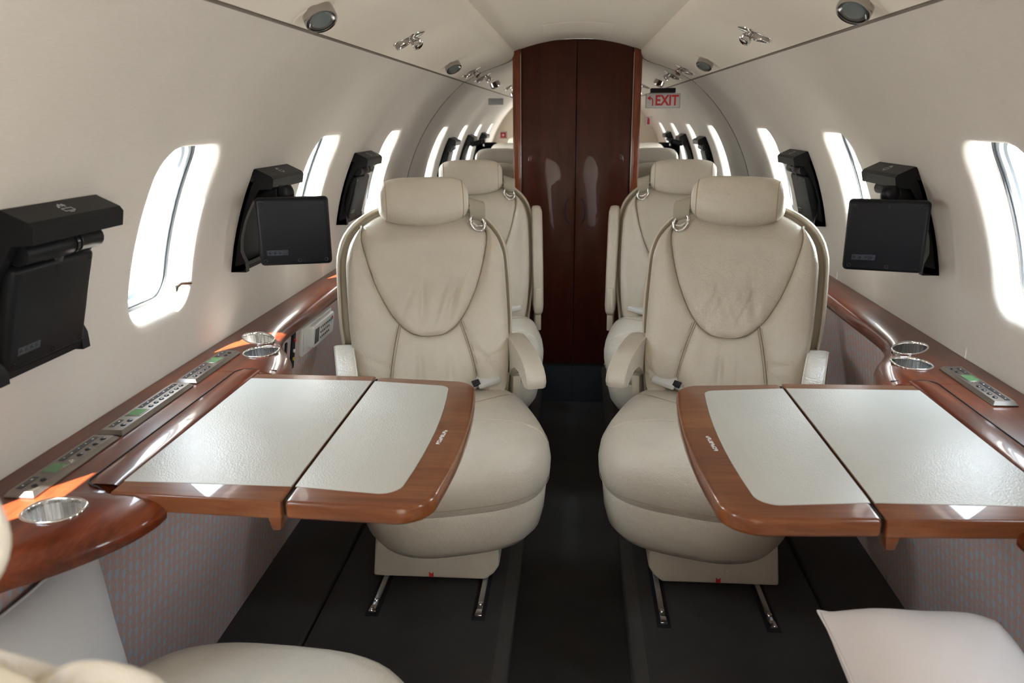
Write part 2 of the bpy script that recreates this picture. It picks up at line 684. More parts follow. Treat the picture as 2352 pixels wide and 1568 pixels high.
def window(side, c, idx):
    root = empty('window_%d' % idx, cyl(side, c, WIN_Q, 0.05))
    tag(root, kind='structure')
    inv = Matrix.Translation(root.location).inverted()

    def L(off, dep):
        return [inv @ Vector(cyl(side, y, q, dep)) for y, q in rrect_fine(WIN_HY + off, WIN_HQ + off, max(WIN_R + off, 0.01), 8, c, WIN_Q)]
    g = G()
    g.grid([L(0, 0.011), L(-0.002, 0.025), L(-0.004, 0.038), L(-0.006, 0.048)], closed_u=True)
    g.build('reveal', 'reveal', root, angle=60)
    g = G()
    g.grid([L(-0.006, 0.0475), L(-0.0125, 0.0475), L(-0.0125, 0.051)], closed_u=True)
    g.build('gasket', 'gasket', root)
    g = G()
    g.grid([L(-0.0125, 0.0505), L(-0.022, 0.0515), L(-0.024, 0.058), L(-0.031, 0.060), L(-0.032, 0.070)], closed_u=True)
    g.build('outer_frame', 'outer_frame', root)
    for dep, off in ((0.0498, -0.0125), (0.062, -0.031)):
        lp = [cyl(side, y, q, dep) for y, q in rrect_fine(WIN_HY + off, WIN_HQ + off, WIN_R + off, 8, c, WIN_Q)]
        g = G()
        rows = []
        rr = rrect_fine(WIN_HY + off, WIN_HQ + off, WIN_R + off, 8, c, WIN_Q)
        for t in (1.0, 0.8, 0.6, 0.4, 0.2, 0.02):
            rows.append([inv @ Vector(cyl(side, c + (y - c) * t, WIN_Q + (q - WIN_Q) * t, dep)) for y, q in rr])
        g.loft(rows, False, True)
        g.build('pane', 'pane_glass', root, angle=180)
    if side < 0 and abs(c - 1.424) < 0.01:       # little metal shade catch
        p = inv @ Vector(cyl(side, c + 0.112, WIN_Q - 0.128, 0.012))
        g = G()
        g.tube([p + Vector((0.012, 0.006, 0)), p + Vector((-0.004, -0.006, 0.001)), p + Vector((-0.012, -0.012, -0.006)), p + Vector((-0.016, -0.013, -0.03))], 0.0035, 8)
        tag(g.build('shade_catch', 'smoked_chrome', root), label='small smoked chrome shade catch')
    # light portal: a sampling guide for the daylight coming through this pane, gives off no light itself
    ld = bpy.data.lights.new('window_portal', 'AREA')
    ld.shape = 'RECTANGLE'
    ld.size = 2 * WIN_HQ + 0.02
    ld.size_y = 2 * WIN_HY + 0.02
    ld.cycles.is_portal = True
    lo = bpy.data.objects.new('window_portal', ld)
    COL.objects.link(lo)
    a = WIN_Q / R
    lo.location = cyl(side, c, WIN_Q, 0.08)
    inward = Vector((-side * cos(a), 0, -sin(a)))
    upv = Vector((-side * sin(a), 0, cos(a)))
    z = -inward
    x = upv
    yv = z.cross(x)
    lo.rotation_euler = Matrix((x, yv, z)).transposed().to_euler()
    return root


k = 1
for c2 in zip(WIN_Y[-1], WIN_Y[1]):
    for side, c in zip((-1, 1), c2):
        window(side, c, k)
        k += 1

# ------------------------------------------------------------------ overhead: soffits and ceiling channel
XS, ZS = R * cos(SEAM_A), 1.487
sof = [(XS + 0.004, ZS + 0.010), (XS - 0.006, ZS + 0.001), (XS - 0.03, ZS + 0.014), (0.44, 1.5175), (0.40, 1.534), (0.36, 1.548), (0.33, 1.5575), (0.305, 1.566), (0.287, 1.5755), (0.276, 1.587), (0.272, 1.600), (0.272, 1.612), (0.272, 1.66)]
for side, nm in ((-1, 'ceiling_panel_left'), (1, 'ceiling_panel_right')):
    g = G()
    g.grid([[(side * x, y, z) for x, z in sof] for y in np.linspace(Y0, D, 12)])
    tag(g.build(nm, 'soffit', angle=60), kind='structure', label='smooth cream overhead panel')
    g = G()                                     # dark shadow gap along the wall joint
    g.tube([(side * (XS + 0.0015), y, ZS + 0.0005) for y in (Y0, D)], 0.0032, 8)
    g.grid([[(side * (XS + 0.008), y, ZS - 0.006), (side * (XS + 0.012), y, ZS + 0.03)] for y in (Y0, D)])
    tag(g.build('trim_%d' % (1 if side < 0 else 2), 'seam_dark'), kind='structure')
g = G()
g.grid([[(x, y, 1.658 - 0.052 * (x / 0.28) ** 2) for x in np.linspace(-0.285, 0.285, 17)] for y in np.linspace(Y0, D, 8)])
tag(g.build('ceiling', 'soffit', angle=180), kind='structure', label='shallow arched cream ceiling channel over the aisle')
g = G()                                         # outer skin over the ceiling, keeps the sky out
g.grid([[(0.97 * cos(a), y, ZC + 0.97 * sin(a)) for a in np.linspace(0.98, pi - 0.98, 20)] for y in (Y0 - 1.6, D + 0.3)])
tag(g.build('ceiling_outer_skin', 'outer_frame'), kind='structure')

# overhead hatch: a thin cover in the channel
hz = lambda x: 1.658 - 0.052 * (x / 0.28) ** 2
g = G()
top = [[(x, y, hz(x) - 0.0005) for x in np.linspace(-0.13, 0.13, 9)] for y in (3.0, 3.28)]
low = [[(x, y, hz(x) - 0.0035) for x in np.linspace(-0.128, 0.128, 9)] for y in (3.002, 3.278)]
g.grid(low)
loop_t = top[0] + top[1][::-1]
loop_l = low[0] + low[1][::-1]
g.grid([loop_t, loop_l], closed_u=True)
tag(g.build('ceiling_hatch', 'soffit', angle=30), 'cream rectangular hatch cover in the ceiling channel', 'hatch')

# ------------------------------------------------------------------ floor
g = G()
g.box((0, (Y0 - 1.6 + D) / 2, -0.03), (0.56, D - Y0 + 1.6, 0.06))
tag(g.build('floor', 'carpet', smooth=False), kind='structure', label='dark carpet of the dropped aisle')
for side, nm in ((-1, 'floor_left'), (1, 'floor_right')):
    g = G()
    A = AISLE
    prof = [(A + 0.014, 0.0), (A + 0.004, 0.13), (A, ZF - 0.022), (A + 0.004, ZF - 0.008), (A + 0.016, ZF - 0.001), (A + 0.03, ZF)]
    g.grid([[(side * x, y, z) for x, z in prof] for y in (Y0, D)])
    tag(g.build('floor_edge_' + nm.split('_')[1], 'carpet_edge', angle=80), kind='structure', label='carpeted step edge beside the aisle')
    g = G()
    g.grid([[(side * (A + 0.03), y, ZF), (side * 0.602, y, ZF)] for y in (Y0, D)])
    g.grid([[(side * 0.602, y, ZF), (side * 0.602, y, ZF - 0.02), (side * 0.614, y, ZF - 0.02)] for y in (Y0, D)])
    tag(g.build(nm, 'carpet', smooth=False), kind='structure', label='dark carpet under the seats')
    g = G()
    g.grid([[(side * 0.612, y, ZF - 0.02), (side * 0.612, y, ZF + 0.002), (side * 0.616, y, ZF + 0.007), (side * 0.87, y, ZF + 0.008)] for y in (Y0, D)])
    tag(g.build('floor_strip_' + nm.split('_')[1], 'carpet', angle=60), kind='structure', label='raised dark carpet strip along the side panel')

# ------------------------------------------------------------------ side panels in woven cloth
for side, nm in ((-1, 'wall_panel_left'), (1, 'wall_panel_right')):
    for i, (ya, yb) in enumerate(((Y0, 1.835), (1.838, D))):
        g = G()
        inset = 0.0 if i == 0 else 0.006
        g.grid([[(side * (0.705 + inset), y, 0.815), (side * (0.752 + inset), y, 0.5), (side * 0.80, y, ZF)] for y in (ya, yb)])
        if i == 0:
            g.grid([[(side * 0.705, yb, 0.815), (side * 0.752, yb, 0.5), (side * 0.80, yb, ZF)], [(side * 0.715, yb, 0.815), (side * 0.762, yb, 0.5), (side * 0.81, yb, ZF)]])
        tag(g.build(nm + ('_front' if i else '_near'), 'side_fabric', angle=30), kind='structure', label='mauve cloth side panel woven with blue-grey ovals')

# ------------------------------------------------------------------ wooden side ledges
led_y = [Y0, 0.40, 0.62, 0.70, 0.745, 0.78, 0.83, 0.87, 0.905, 0.922, 0.930, 1.448, 1.456, 1.50, 1.564, 1.61, 1.654, 1.70, 1.745, 1.785, 1.83, 2.0, 2.3, D]
led_x = [.70, .70, .695, .675, .648, .612, .575, .555, .546, .545, .618, .618, .575, .580, .598, .618, .644, .668, .685, .693, .697, .70, .702, .702]
ledf = pchip(led_y, led_x)


def cup_poly(cx, cy, la, lb, ang, n=40):
    pts = []
    for i in range(n):
        a = 2 * pi * i / n
        ca, sa = cos(a), sin(a)
        x = la * math.copysign(abs(ca) ** 0.88, ca)
        y = lb * math.copysign(abs(sa) ** 0.88, sa)
        pts.append((cx + x * cos(ang) - y * sin(ang), cy + x * sin(ang) + y * cos(ang)))
    return pts


CUPS = {-1: [(-0.667, 0.873, 0.037, 0.033, radians(0)), (-0.716, 0.765, 0.050, 0.030, radians(50)), (-0.722, 1.697, 0.056, 0.031, radians(-52)), (-0.674, 1.592, 0.034, 0.042, radians(-4))],
        1: [(0.717, 1.693, 0.056, 0.031, radians(52)), (0.676, 1.580, 0.035, 0.042, radians(6))]}


def ledge(side):
    ys = sorted(set([round(v, 4) for v in np.linspace(Y0, 0.6, 4)] + [round(v, 4) for v in np.linspace(0.6, 0.922, 22)] + [0.926, 0.930, 1.448, 1.452, 1.456] + [round(v, 4) for v in np.linspace(1.0, 1.40, 6)] + [round(v, 4) for v in np.linspace(1.46, 1.9, 26)] + [2.2, 2.6, 3.1, D]))
    loops = []
    for y in ys:
        x = ledf(y)
        pr = [(0.7985, 0.850), (0.78, 0.850), (x + 0.060, 0.850), (x + 0.040, 0.8488), (x + 0.022, 0.8448), (x + 0.009, 0.8390), (x + 0.002, 0.8325), (x, 0.826), (x + 0.001, 0.818), (x + 0.005, 0.8135), (x + 0.014, 0.812), (0.7985, 0.812)]
        loops.append([(side * a, y, z) for a, z in pr])
    g = G()
    g.loft(loops)
    o = g.build('side_ledge', 'wood_ledge', angle=35)
    cut = G()
    for cp in CUPS[side]:
        poly = cup_poly(*cp)
        cut.loft([[(x, y, 0.74) for x, y in poly], [(x, y, 0.92) for x, y in poly]])
    co = cut.build('cutter', 'steel', smooth=False)
    md = o.modifiers.new('holes', 'BOOLEAN')
    md.operation = 'DIFFERENCE'
    md.solver = 'EXACT'
    md.object = co
    bpy.context.view_layer.update()
    dg = bpy.context.evaluated_depsgraph_get()
    me = bpy.data.meshes.new_from_object(o.evaluated_get(dg))
    o.modifiers.clear()
    o.data = me
    bpy.data.objects.remove(co)
    me.set_sharp_from_angle(angle=radians(35))
    where = 'left' if side < 0 else 'right'
    tag(o, 'glossy mahogany side ledge carrying three control panels' if side < 0 else 'glossy mahogany side ledge under the window wall with one control panel in view', 'ledge')
    # hinged lid of the table bay, with the dark joint around it
    y0, y1, xi, xo = 0.945, 1.470, 0.622, 0.674
    r = 0.022
    path = [(0.612, y0 - 0.006)] + [(xo - r + r * cos(a), y0 + r + r * sin(a)) for a in np.linspace(-pi / 2, 0, 7)] + [(xo - r + r * cos(a), y1 - r + r * sin(a)) for a in np.linspace(0, pi / 2, 7)] + [(0.598, y1 + 0.008)]

    def topz(x, y):
        d = x - ledf(y)
        return float(np.interp(d, [0.0, 0.002, 0.009, 0.020, 0.035, 0.06], [0.826, 0.8325, 0.839, 0.8448, 0.8488, 0.850]))
    pts = []
    for (x, y) in path:
        pts.append((side * x, y, 0.8503 if x > 0.66 else topz(x, y) + 0.0004))
    g = G()
    g.tube(pts, 0.0013, 6)
    g.build('lid_joint', 'dark_gap', o)
    rows = []
    for y in np.linspace(y0 + 0.004, y1 - 0.004, 20):
        ins = 0.0
        if y < y0 + r:
            ins = r - sqrt(max(r * r - (y0 + r - y) ** 2, 0))
        if y > y1 - r:
            ins = r - sqrt(max(r * r - (y - (y1 - r)) ** 2, 0))
        xe = xo - 0.003 - ins
        rows.append([(side * (0.620 + (xe - 0.620) * t), y, z) for t, z in ((0.0, 0.8400), (0.05, 0.8462), (0.14, 0.8500), (0.28, 0.8514), (0.6, 0.8516), (0.97, 0.8516), (1.0, 0.8502))])
    g = G()
    g.grid(rows)
    g.build('table_lid', 'wood_ledge', o, angle=60)
    return o


LEDGE = {s: ledge(s) for s in (-1, 1)}


def cup_holder(cp, label):
    cx, cy, la, lb, ang = cp
    root = empty('cup_holder', (cx, cy, 0.850))
    tag(root, label, 'cup holder', 'steel cup holders in the ledges')

    def lp(off, z):
        return [(x - cx, y - cy, z) for x, y in cup_poly(cx, cy, la + off, lb + off, ang)]
    g = G()
    g.loft([lp(0.0020, 0.0), lp(0.0024, 0.0016), lp(0.0010, 0.0030), lp(-0.001, 0.0028), lp(-0.0018, 0.001), lp(-0.0020, -0.004)], False, False)
    g.build('rim', 'chrome', root, angle=70)
    g = G()
    g.loft([lp(-0.0018, 0.001), lp(-0.0020, -0.02), lp(-0.0022, -0.036)], False, True)
    g.build('cup_liner', 'steel', root, angle=50)
    return root


lbl = {(-1, 0): 'steel cup holder in the ledge corner next to the table, away from the handset', (-1, 1): 'steel cup holder in the ledge right above the white pillow',
       (-1, 2): 'slanted long steel cup holder beside the white handset', (-1, 3): 'oval steel cup holder next to the slanted one near the handset',
       (1, 0): 'slanted long steel cup holder in the ledge opposite the handset', (1, 1): 'oval steel cup holder beside the slanted one opposite the handset'}
for s in (-1, 1):
    for i, cp in enumerate(CUPS[s]):
        cup_holder(cp, lbl[(s, i)])


# ------------------------------------------------------------------ control panels on the ledges
def control_panel(side, y0, y1, layout, label):
    """layout runs along +u from y0 (u=0) to y1"""
    cx, cy = side * 0.7355, (y0 + y1) / 2
    root = empty('control_panel', (cx, cy, 0.8505))
    tag(root, label, 'control panel', 'control panels on the ledges')
    L_ = y1 - y0
    hw = 0.0215
    P0 = rrect(hw, L_ / 2, 0.002, 2)
    P1 = rrect(hw - 0.0045, L_ / 2 - 0.006, 0.002, 2)

    def bow(p, k):
        x, y = p
        return (x, y * (1 + 0.018 * (1 - (x / hw) ** 2) * k))
    g = G()
    g.loft([[(*bow(p, 1), 0.0) for p in P0], [(*bow(p, 1), 0.002) for p in P0], [(*bow(p, 0.6), 0.0075) for p in P1]])
    g.build('plate', 'bronze_plate', root, angle=25)
    z = 0.0076
    for kind, u0, u1 in layout:
        ya, yb = -L_ / 2 + u0 * L_, -L_ / 2 + u1 * L_
        ym = (ya + yb) / 2
        if kind == 'lcd':
            g = G()
            g.box((0, ym, z), (0.026, yb - ya + 0.004, 0.0016), 0.0007, 1)
            f_ = g.build('screen_frame', 'bronze_plate', root)
            g = G()
            g.box((0, ym, z + 0.0006), (0.0215, yb - ya, 0.0012), 0.0003, 1)
            tag(g.build('screen', 'lcd_green', root), label='small green liquid crystal screen')
        elif kind == 'strip':
            g = G()
            g.box((side * 0.0075, ym, z), (0.0085, yb - ya, 0.001), 0.0003, 1)
            st = g.build('label_strip', 'label_dark', root)
            g = G()
            nm = max(2, int((yb - ya) / 0.016))
            for i in range(nm):
                yy = ya + (yb - ya) * (i + 0.5) / nm
                if i % 3 == 1:
                    g.box((side * 0.0075, yy, z + 0.0006), (0.0018, 0.0042, 0.0002))
                else:
                    g.prism([(side * 0.0075 - 0.0014, yy - 0.0012), (side * 0.0075 + 0.0014, yy - 0.0012), (side * 0.0075, yy + 0.0014)], z + 0.0005, z + 0.0007, 'xy')
            g.build('printed_mark', 'mark_white', root, smooth=False)
        elif kind == 'jack':
            g = G()
            g.lathe([(0.0030, z - 0.001), (0.0030, z + 0.001), (0.0016, z + 0.001), (0.0016, z - 0.001)], (-side * 0.0085, ym, 0), 12)
            g.build('headphone_jack', 'chrome', root)
        else:
            nb = int(kind[1:])
            for i in range(nb):
                yy = ya + (yb - ya) * (i + 0.5) / nb
                g = G()
                g.lathe([(0.0048, z - 0.001), (0.0048, z + 0.0008), (0.0038, z + 0.0017), (0.0012, z + 0.0020)], (0, 0, 0), 14)
                g.v = [(x * 0.85 - side * 0.0075, y * 1.05 + yy, zz) for x, y, zz in g.v]
                g.build('button', 'button_dark', root)
    return root


control_panel(-1, 0.902, 1.108, [('strip', .06, .24), ('b2', .07, .25), ('lcd', .31, .45), ('jack', .47, .53), ('strip', .50, .93), ('b4', .56, .95)], 'bronze control panel with four buttons beyond its screen, next to the single cup holder')
control_panel(-1, 1.118, 1.362, [('strip', .07, .20), ('b2', .07, .23), ('lcd', .28, .40), ('strip', .43, .95), ('b7', .43, .95)], 'longest bronze control panel, seven buttons in a row beyond its screen')
control_panel(-1, 1.374, 1.578, [('strip', .05, .50), ('b4', .07, .44), ('jack', .46, .53), ('lcd', .54, .70), ('strip', .75, .93), ('b2', .75, .93)], 'bronze control panel next to the paired cup holders')
control_panel(1, 1.335, 1.545, [('strip', .05, .50), ('b4', .07, .44), ('jack', .46, .53), ('lcd', .54, .70), ('strip', .75, .93), ('b2', .75, .93)], 'bronze control panel on the ledge opposite the handset')


# ------------------------------------------------------------------ folding tables
def table(side, label):
    zt, zb = 0.8520, 0.8260
    root = empty('folding_table', (side * 0.40, 1.18, zb))
    tag(root, label, 'table', 'folding tables')
    ox, oy, oz = side * 0.40, 1.18, zb
    ya, yb = 0.912, 1.440

    def slab(poly, name, mat, z0, z1, bev, flip=False):
        g = G()
        pl = [(side * x - ox, y - oy) for x, y in poly]
        g.prism(pl, z0 - oz, z1 - oz, 'xy', bev, 3)
        return g.build(name, mat, root, angle=35)
    # outer leaf (towards the wall)
    leaf = slab([(0.384, ya), (0.622, ya + 0.012), (0.622, yb - 0.003), (0.384, yb - 0.006)], 'wall_leaf', 'wood_table', zb, zt, 0.0025)
    slab([(0.3845, ya + 0.044), (0.6215, ya + 0.046), (0.6215, yb - 0.033), (0.3845, yb - 0.036)], 'wall_inlay', 'table_leather', zt - 0.001, zt + 0.0008, 0.0006)

    # aisle leaf: a bowed free end with rounded corners
    def bowed(x_end, y0, y1, r0, r1, bow, slope0, slope1, n=9):
        pts = [(0.3785, y0 + slope0)]
        c0 = (x_end + r0, y0 + r0)
        for i in range(n):
            a = -pi / 2 - (pi / 2) * i / (n - 1)
            pts.append((c0[0] + r0 * cos(a), c0[1] + r0 * sin(a)))
        ys_ = np.linspace(y0 + r0, y1 - r1, 9)[1:-1]
        for y in ys_:
            t = (y - y0 - r0) / (y1 - r1 - y0 - r0)
            pts.append((x_end - bow * 4 * t * (1 - t), y))
        c1 = (x_end + r1, y1 - r1)
        for i in range(n):
            a = pi - (pi / 2) * i / (n - 1)
            pts.append((c1[0] + r1 * cos(a), c1[1] + r1 * sin(a)))
        pts.append((0.3785, y1 + slope1))
        return pts
    slab(bowed(0.183, ya - 0.008, yb - 0.022, 0.052, 0.050, 0.012, 0.008, 0.014), 'aisle_leaf', 'wood_table', zb, zt, 0.006)
    slab(bowed(0.232, ya + 0.030, yb - 0.055, 0.030, 0.022, 0.010, 0.014, 0.018), 'aisle_inlay', 'table_leather', zt - 0.001, zt + 0.0008, 0.0006)
    g = G()
    g.box((side * 0.3812 - ox, (ya + yb) / 2 - oy, 0.012), (0.0035, yb - ya - 0.02, 0.02))
    g.build('hinge_gap', 'dark_gap', root)
    g = G()
    g.prism([(side * 0.388 - ox, -0.018), (side * 0.399 - ox, -0.018), (side * 0.404 - ox, 0.002), (side * 0.386 - ox, 0.002)], ya + 0.004 - oy, ya + 0.03 - oy, 'xz', 0.001)
    g.build('support_bracket', 'wood_table', root, angle=30)
    # lettering strip on the free end: a row of small pale strokes
    g = G()
    base_y, step = 1.115, 0.0072
    shapes = [(0, 1, 1), (1, 0, 1), (1, 1, 0), (0, 1, 1), (1, 1, 1), (1, 0, 0), (0, 1, 1), (1, 1, 0)]
    for i in range(8):
        yy = base_y + (i * step)
        xx = 0.2095 - 0.004 * i / 8
        for j, onn in enumerate(shapes[i]):
            if onn:
                g.box((side * (xx + (j - 1) * 0.0022) - ox, yy - oy, zt - oz + 0.0002), (0.0016, 0.0046, 0.0003))
        g.box((side * xx - ox, yy - 0.0022 - oy, zt - oz + 0.0002), (0.0060, 0.0012, 0.0003))
    g.build('printed_lettering', 'mark_white', root, smooth=False)
    return root


table(-1, 'folding table with pale leather top on the handset side of the aisle')
table(1, 'folding table with pale leather top on the side of the exit sign')


# ------------------------------------------------------------------ forward bulkhead: mirrors, double door, frame
arch = lambda x: 1.656 - 0.034 * (x / 0.277) ** 2
for side in (-1, 1):
    pts = [(0.275, 0.0), (0.275, 1.62)] + [(x, z + 0.004) for x, z in sof[::-1][3:]] + [cyl(1, 0, q, 0.006)[0::2] for q in np.linspace(Q_HI, Q_LO, 14)] + [(0.87, 0.6), (0.87, 0.0)]
    g = G()
    g.v = [(side * x, D - 0.001, z) for x, z in pts] + [(side * x, D + 0.02, z) for x, z in pts]
    N = len(pts)
    g.f = [tuple(range(N)), tuple(range(N, 2 * N))[::-1]] + [(i, (i + 1) % N, N + (i + 1) % N, N + i) for i in range(N)]
    o = g.build('wall_mirror_' + ('left' if side < 0 else 'right'), 'mirror', smooth=False)
    tag(o, kind='structure', label='mirrored bulkhead panel beside the wooden doors')
g = G()
g.box((0, D + 0.03, 0.85), (1.8, 0.02, 1.9))
tag(g.build('wall_bulkhead', 'dark_gap', smooth=False), kind='structure')
g = G()
g.box((0, D - 0.012, 0.098), (0.30, 0.02, 0.196))
tag(g.build('trim_3', 'kick_panel', smooth=False), kind='structure', label='dark kick panel below the doors')
g = G()
g.box((-0.001, D - 0.0225, 0.098), (0.002, 0.002, 0.19))
tag(g.build('trim_4', 'dark_gap', smooth=False), kind='structure')

for side, nm in ((-1, 'door_1'), (1, 'door_2')):
    xa, xb = 0.0015, 0.243
    top_pts = [(x, arch(x) - 0.002) for x in np.linspace(xb, xa, 10)]
    poly = [(xa, 0.199), (xb, 0.199)] + top_pts
    g = G()
    g.prism([(side * x, z) for x, z in poly], D - 0.034, D - 0.004, 'xz', 0.0025, 2)
    o = g.build(nm, 'wood_door', angle=35)
    tag(o, kind='structure', label='tall glossy mahogany door leaf')
    g = G()                                     # curved finger pull
    g.tube([(side * (0.024 + 0.022 * sin(a)), D - 0.0345, 0.923 + 0.056 * cos(a)) for a in np.linspace(0, pi, 14)], 0.0022, 8)
    g.build('finger_pull', 'dark_gap', o)
for side, nm in ((-1, 'trim_5'), (1, 'trim_6')):
    g = G()
    g.prism([(side * x, z) for x, z in [(0.2445, 0.186), (0.279, 0.186), (0.279, 1.605), (0.2445, 1.628)]], D - 0.048, D + 0.004, 'xz', 0.006, 3)
    tag(g.build(nm, 'wood_trim', angle=35), kind='structure', label='rounded mahogany door stile')
    g = G()                                     # polished edge bead
    g.tube([(side * 0.2445, D - 0.040, 0.2), (side * 0.2445, D - 0.040, 1.60)], 0.0022, 8)
    tag(g.build('trim_%d' % (7 if side < 0 else 8), 'chrome'), kind='structure', label='thin polished bead beside the door')
g = G()
g.tube([(x, D - 0.03, arch(x) + 0.0015) for x in np.linspace(-0.262, 0.262, 25)], 0.004, 8)
tag(g.build('trim_9', 'smoked_chrome', angle=180), kind='structure', label='thin metal arch over the doors')


for side, nm in ((-1, 'trim_11'), (1, 'trim_12')):
    g = G()
    g.tube([cyl(side, D - 0.0015, q, -0.0005) for q in np.linspace(Q_LO, Q_HI, 30)], 0.0022, 6)
    g.tube([(side * x, D - 0.0015, z - 0.0005) for x, z in sof[1:11]], 0.0014, 6)
    tag(g.build(nm, 'seam_dark', angle=180), kind='structure', label='thin dark joint between wall and mirror')

# ------------------------------------------------------------------ signs on the mirror
def text_mesh(s, size):
    cu = bpy.data.curves.new('lettering', 'FONT')
    cu.body = s
    cu.size = size
    cu.extrude = 0.0003
    cu.offset = 0.0018
    cu.align_x = 'CENTER'
    cu.align_y = 'CENTER'
    ob = bpy.data.objects.new('lettering', cu)
    COL.objects.link(ob)
    bpy.context.view_layer.update()
    dg = bpy.context.evaluated_depsgraph_get()
    me = bpy.data.meshes.new_from_object(ob.evaluated_get(dg))
    bpy.data.objects.remove(ob)
    return me


def placard(name, x0, x1, z0, z1, mat, label, cat, th=0.004):
    root = empty(name, ((x0 + x1) / 2, D - 0.001 - th / 2, (z0 + z1) / 2))
    tag(root, label, cat)
    g = G()
    g.box((0, 0, 0), (x1 - x0, th, z1 - z0), 0.0012, 2)
    g.build('plate', mat, root)
    return root


ex = placard('exit_sign', 0.304, 0.450, 1.371, 1.4285, 'placard_white', 'white placard reading EXIT in red with a bent left arrow', 'sign')
g = G()
g.box((0, -0.0005, 0), (0.150, 0.002, 0.0615), 0.001, 1)
g.build('border', 'placard_grey', ex)
me = text_mesh('EXIT', 0.060)
me.materials.append(MATS['red_print'])
to = bpy.data.objects.new('lettering', me)
COL.objects.link(to)
to.parent = ex
to.rotation_euler = (pi / 2, 0, 0)
to.location = (0.0165, -0.0025, 0)
to.scale = (0.82, 1, 1)
g = G()
yy = -0.0026
g.v = [(-0.068, yy, 0.0115), (-0.054, yy, 0.0225), (-0.054, yy, 0.0005)]
g.f = [(0, 1, 2)]
bent = [(-0.055, 0.0115, 0.0035), (-0.049, 0.0105, 0.0035), (-0.0455, 0.007, 0.0035), (-0.044, 0.0, 0.0035), (-0.044, -0.021, 0.0035)]
for a, b_ in zip(bent, bent[1:]):
    g.tube([(a[0], yy, a[1]), (b_[0], yy, b_[1])], 0.0032, 6)
g.v = [(x, max(min(y_, yy + 0.0002), yy - 0.0002), z) for x, y_, z in g.v]
g.build('arrow', 'red_print', ex, smooth=False)

g = G()
g.box((0, 0, 0), (0.106, 0.024, 0.020), 0.002, 2)
o = g.build('sign_light_box', 'black_soft')
o.location = (0.3755, D - 0.013, 1.4425)
tag(o, 'flat black box above the exit sign', 'box')

fs = placard('extinguisher_sign', 0.306, 0.332, 1.297, 1.336, 'placard_white', 'small white placard with a red extinguisher symbol under the exit sign', 'sign')
g = G()
g.box((-0.001, -0.0022, -0.004), (0.011, 0.0006, 0.024), 0)
g.box((-0.001, -0.0022, 0.0105), (0.005, 0.0006, 0.005), 0)
g.box((-0.0055, -0.0022, 0.0125), (0.008, 0.0006, 0.0028), 0)
g.build('symbol', 'red_print', fs, smooth=False)
pl = placard('grey_placard', -0.391, -0.325, 1.388, 1.416, 'placard_grey', 'small grey placard on the mirror near the overhead panel', 'sign')
g = G()
for i in range(3):
    g.box((0, -0.0022, 0.006 - i * 0.006), (0.048 - 0.008 * (i % 2), 0.0004, 0.0016), 0)
g.build('printed_line', 'seam_dark', pl, smooth=False)
fa = placard('first_aid_sign', -0.343, -0.309, 1.242, 1.274, 'placard_white', 'small white placard with a white cross in a red square', 'sign')
g = G()
g.box((0, -0.0021, 0), (0.025, 0.0006, 0.024), 0)
g.build('red_square', 'red_print', fa, smooth=False)
g = G()
g.box((0, -0.0026, 0), (0.0035, 0.0006, 0.011), 0)
g.box((0, -0.00262, 0), (0.011, 0.0006, 0.0035), 0)
g.build('cross', 'mark_white', fa, smooth=False)


# ------------------------------------------------------------------ reading lights and air outlets in the soffits
def soffit_z(x):
    xs = [p[0] for p in sof[1:11]][::-1]
    zs = [p[1] for p in sof[1:11]][::-1]
    return float(np.interp(abs(x), xs, zs))


def overhead_frame(side, x):
    z0, z1 = soffit_z(x - 0.01), soffit_z(x + 0.01)
    slope = (z1 - z0) / 0.02                    # dz/d|x|
    tx = Vector((side, 0, slope)).normalized()
    nrm = Vector((side * slope, 0, -1)).normalized()    # pointing down into the cabin
    ty = nrm.cross(tx)
    return Matrix((tx, ty, nrm)).transposed()


def reading_light(side, x, y, label):
    root = empty('reading_light', (side * x, y, soffit_z(x)))
    root.rotation_euler = overhead_frame(side, x).to_euler()
    tag(root, label, 'reading light', 'overhead reading lights')
    g = G()
    g.loft([[(a, b_, 0.0) for a, b_ in rrect(0.046, 0.030, 0.029, 8)], [(a, b_, 0.002) for a, b_ in rrect(0.045, 0.029, 0.028, 8)], [(a, b_, 0.0025) for a, b_ in rrect(0.041, 0.025, 0.024, 8)]])
    g.build('bezel', 'soffit', root, angle=40)
    A = Matrix.Rotation(radians(-24) * side, 3, 'X')
    g = G()
    g.lathe([(0.026, -0.010), (0.0285, 0.010), (0.0285, 0.022), (0.0272, 0.0245), (0.0250, 0.024), (0.0240, 0.020)], (0, 0, 0.002), 32, A)
    g.build('ring', 'smoked_chrome', root, angle=40)
    g = G()
    g.lathe([(0.0241, 0.0205), (0.015, 0.0215), (0.004, 0.022)], (0, 0, 0.002), 32, A)
    g.build('lens', 'lens_glass', root, angle=180)
    return root


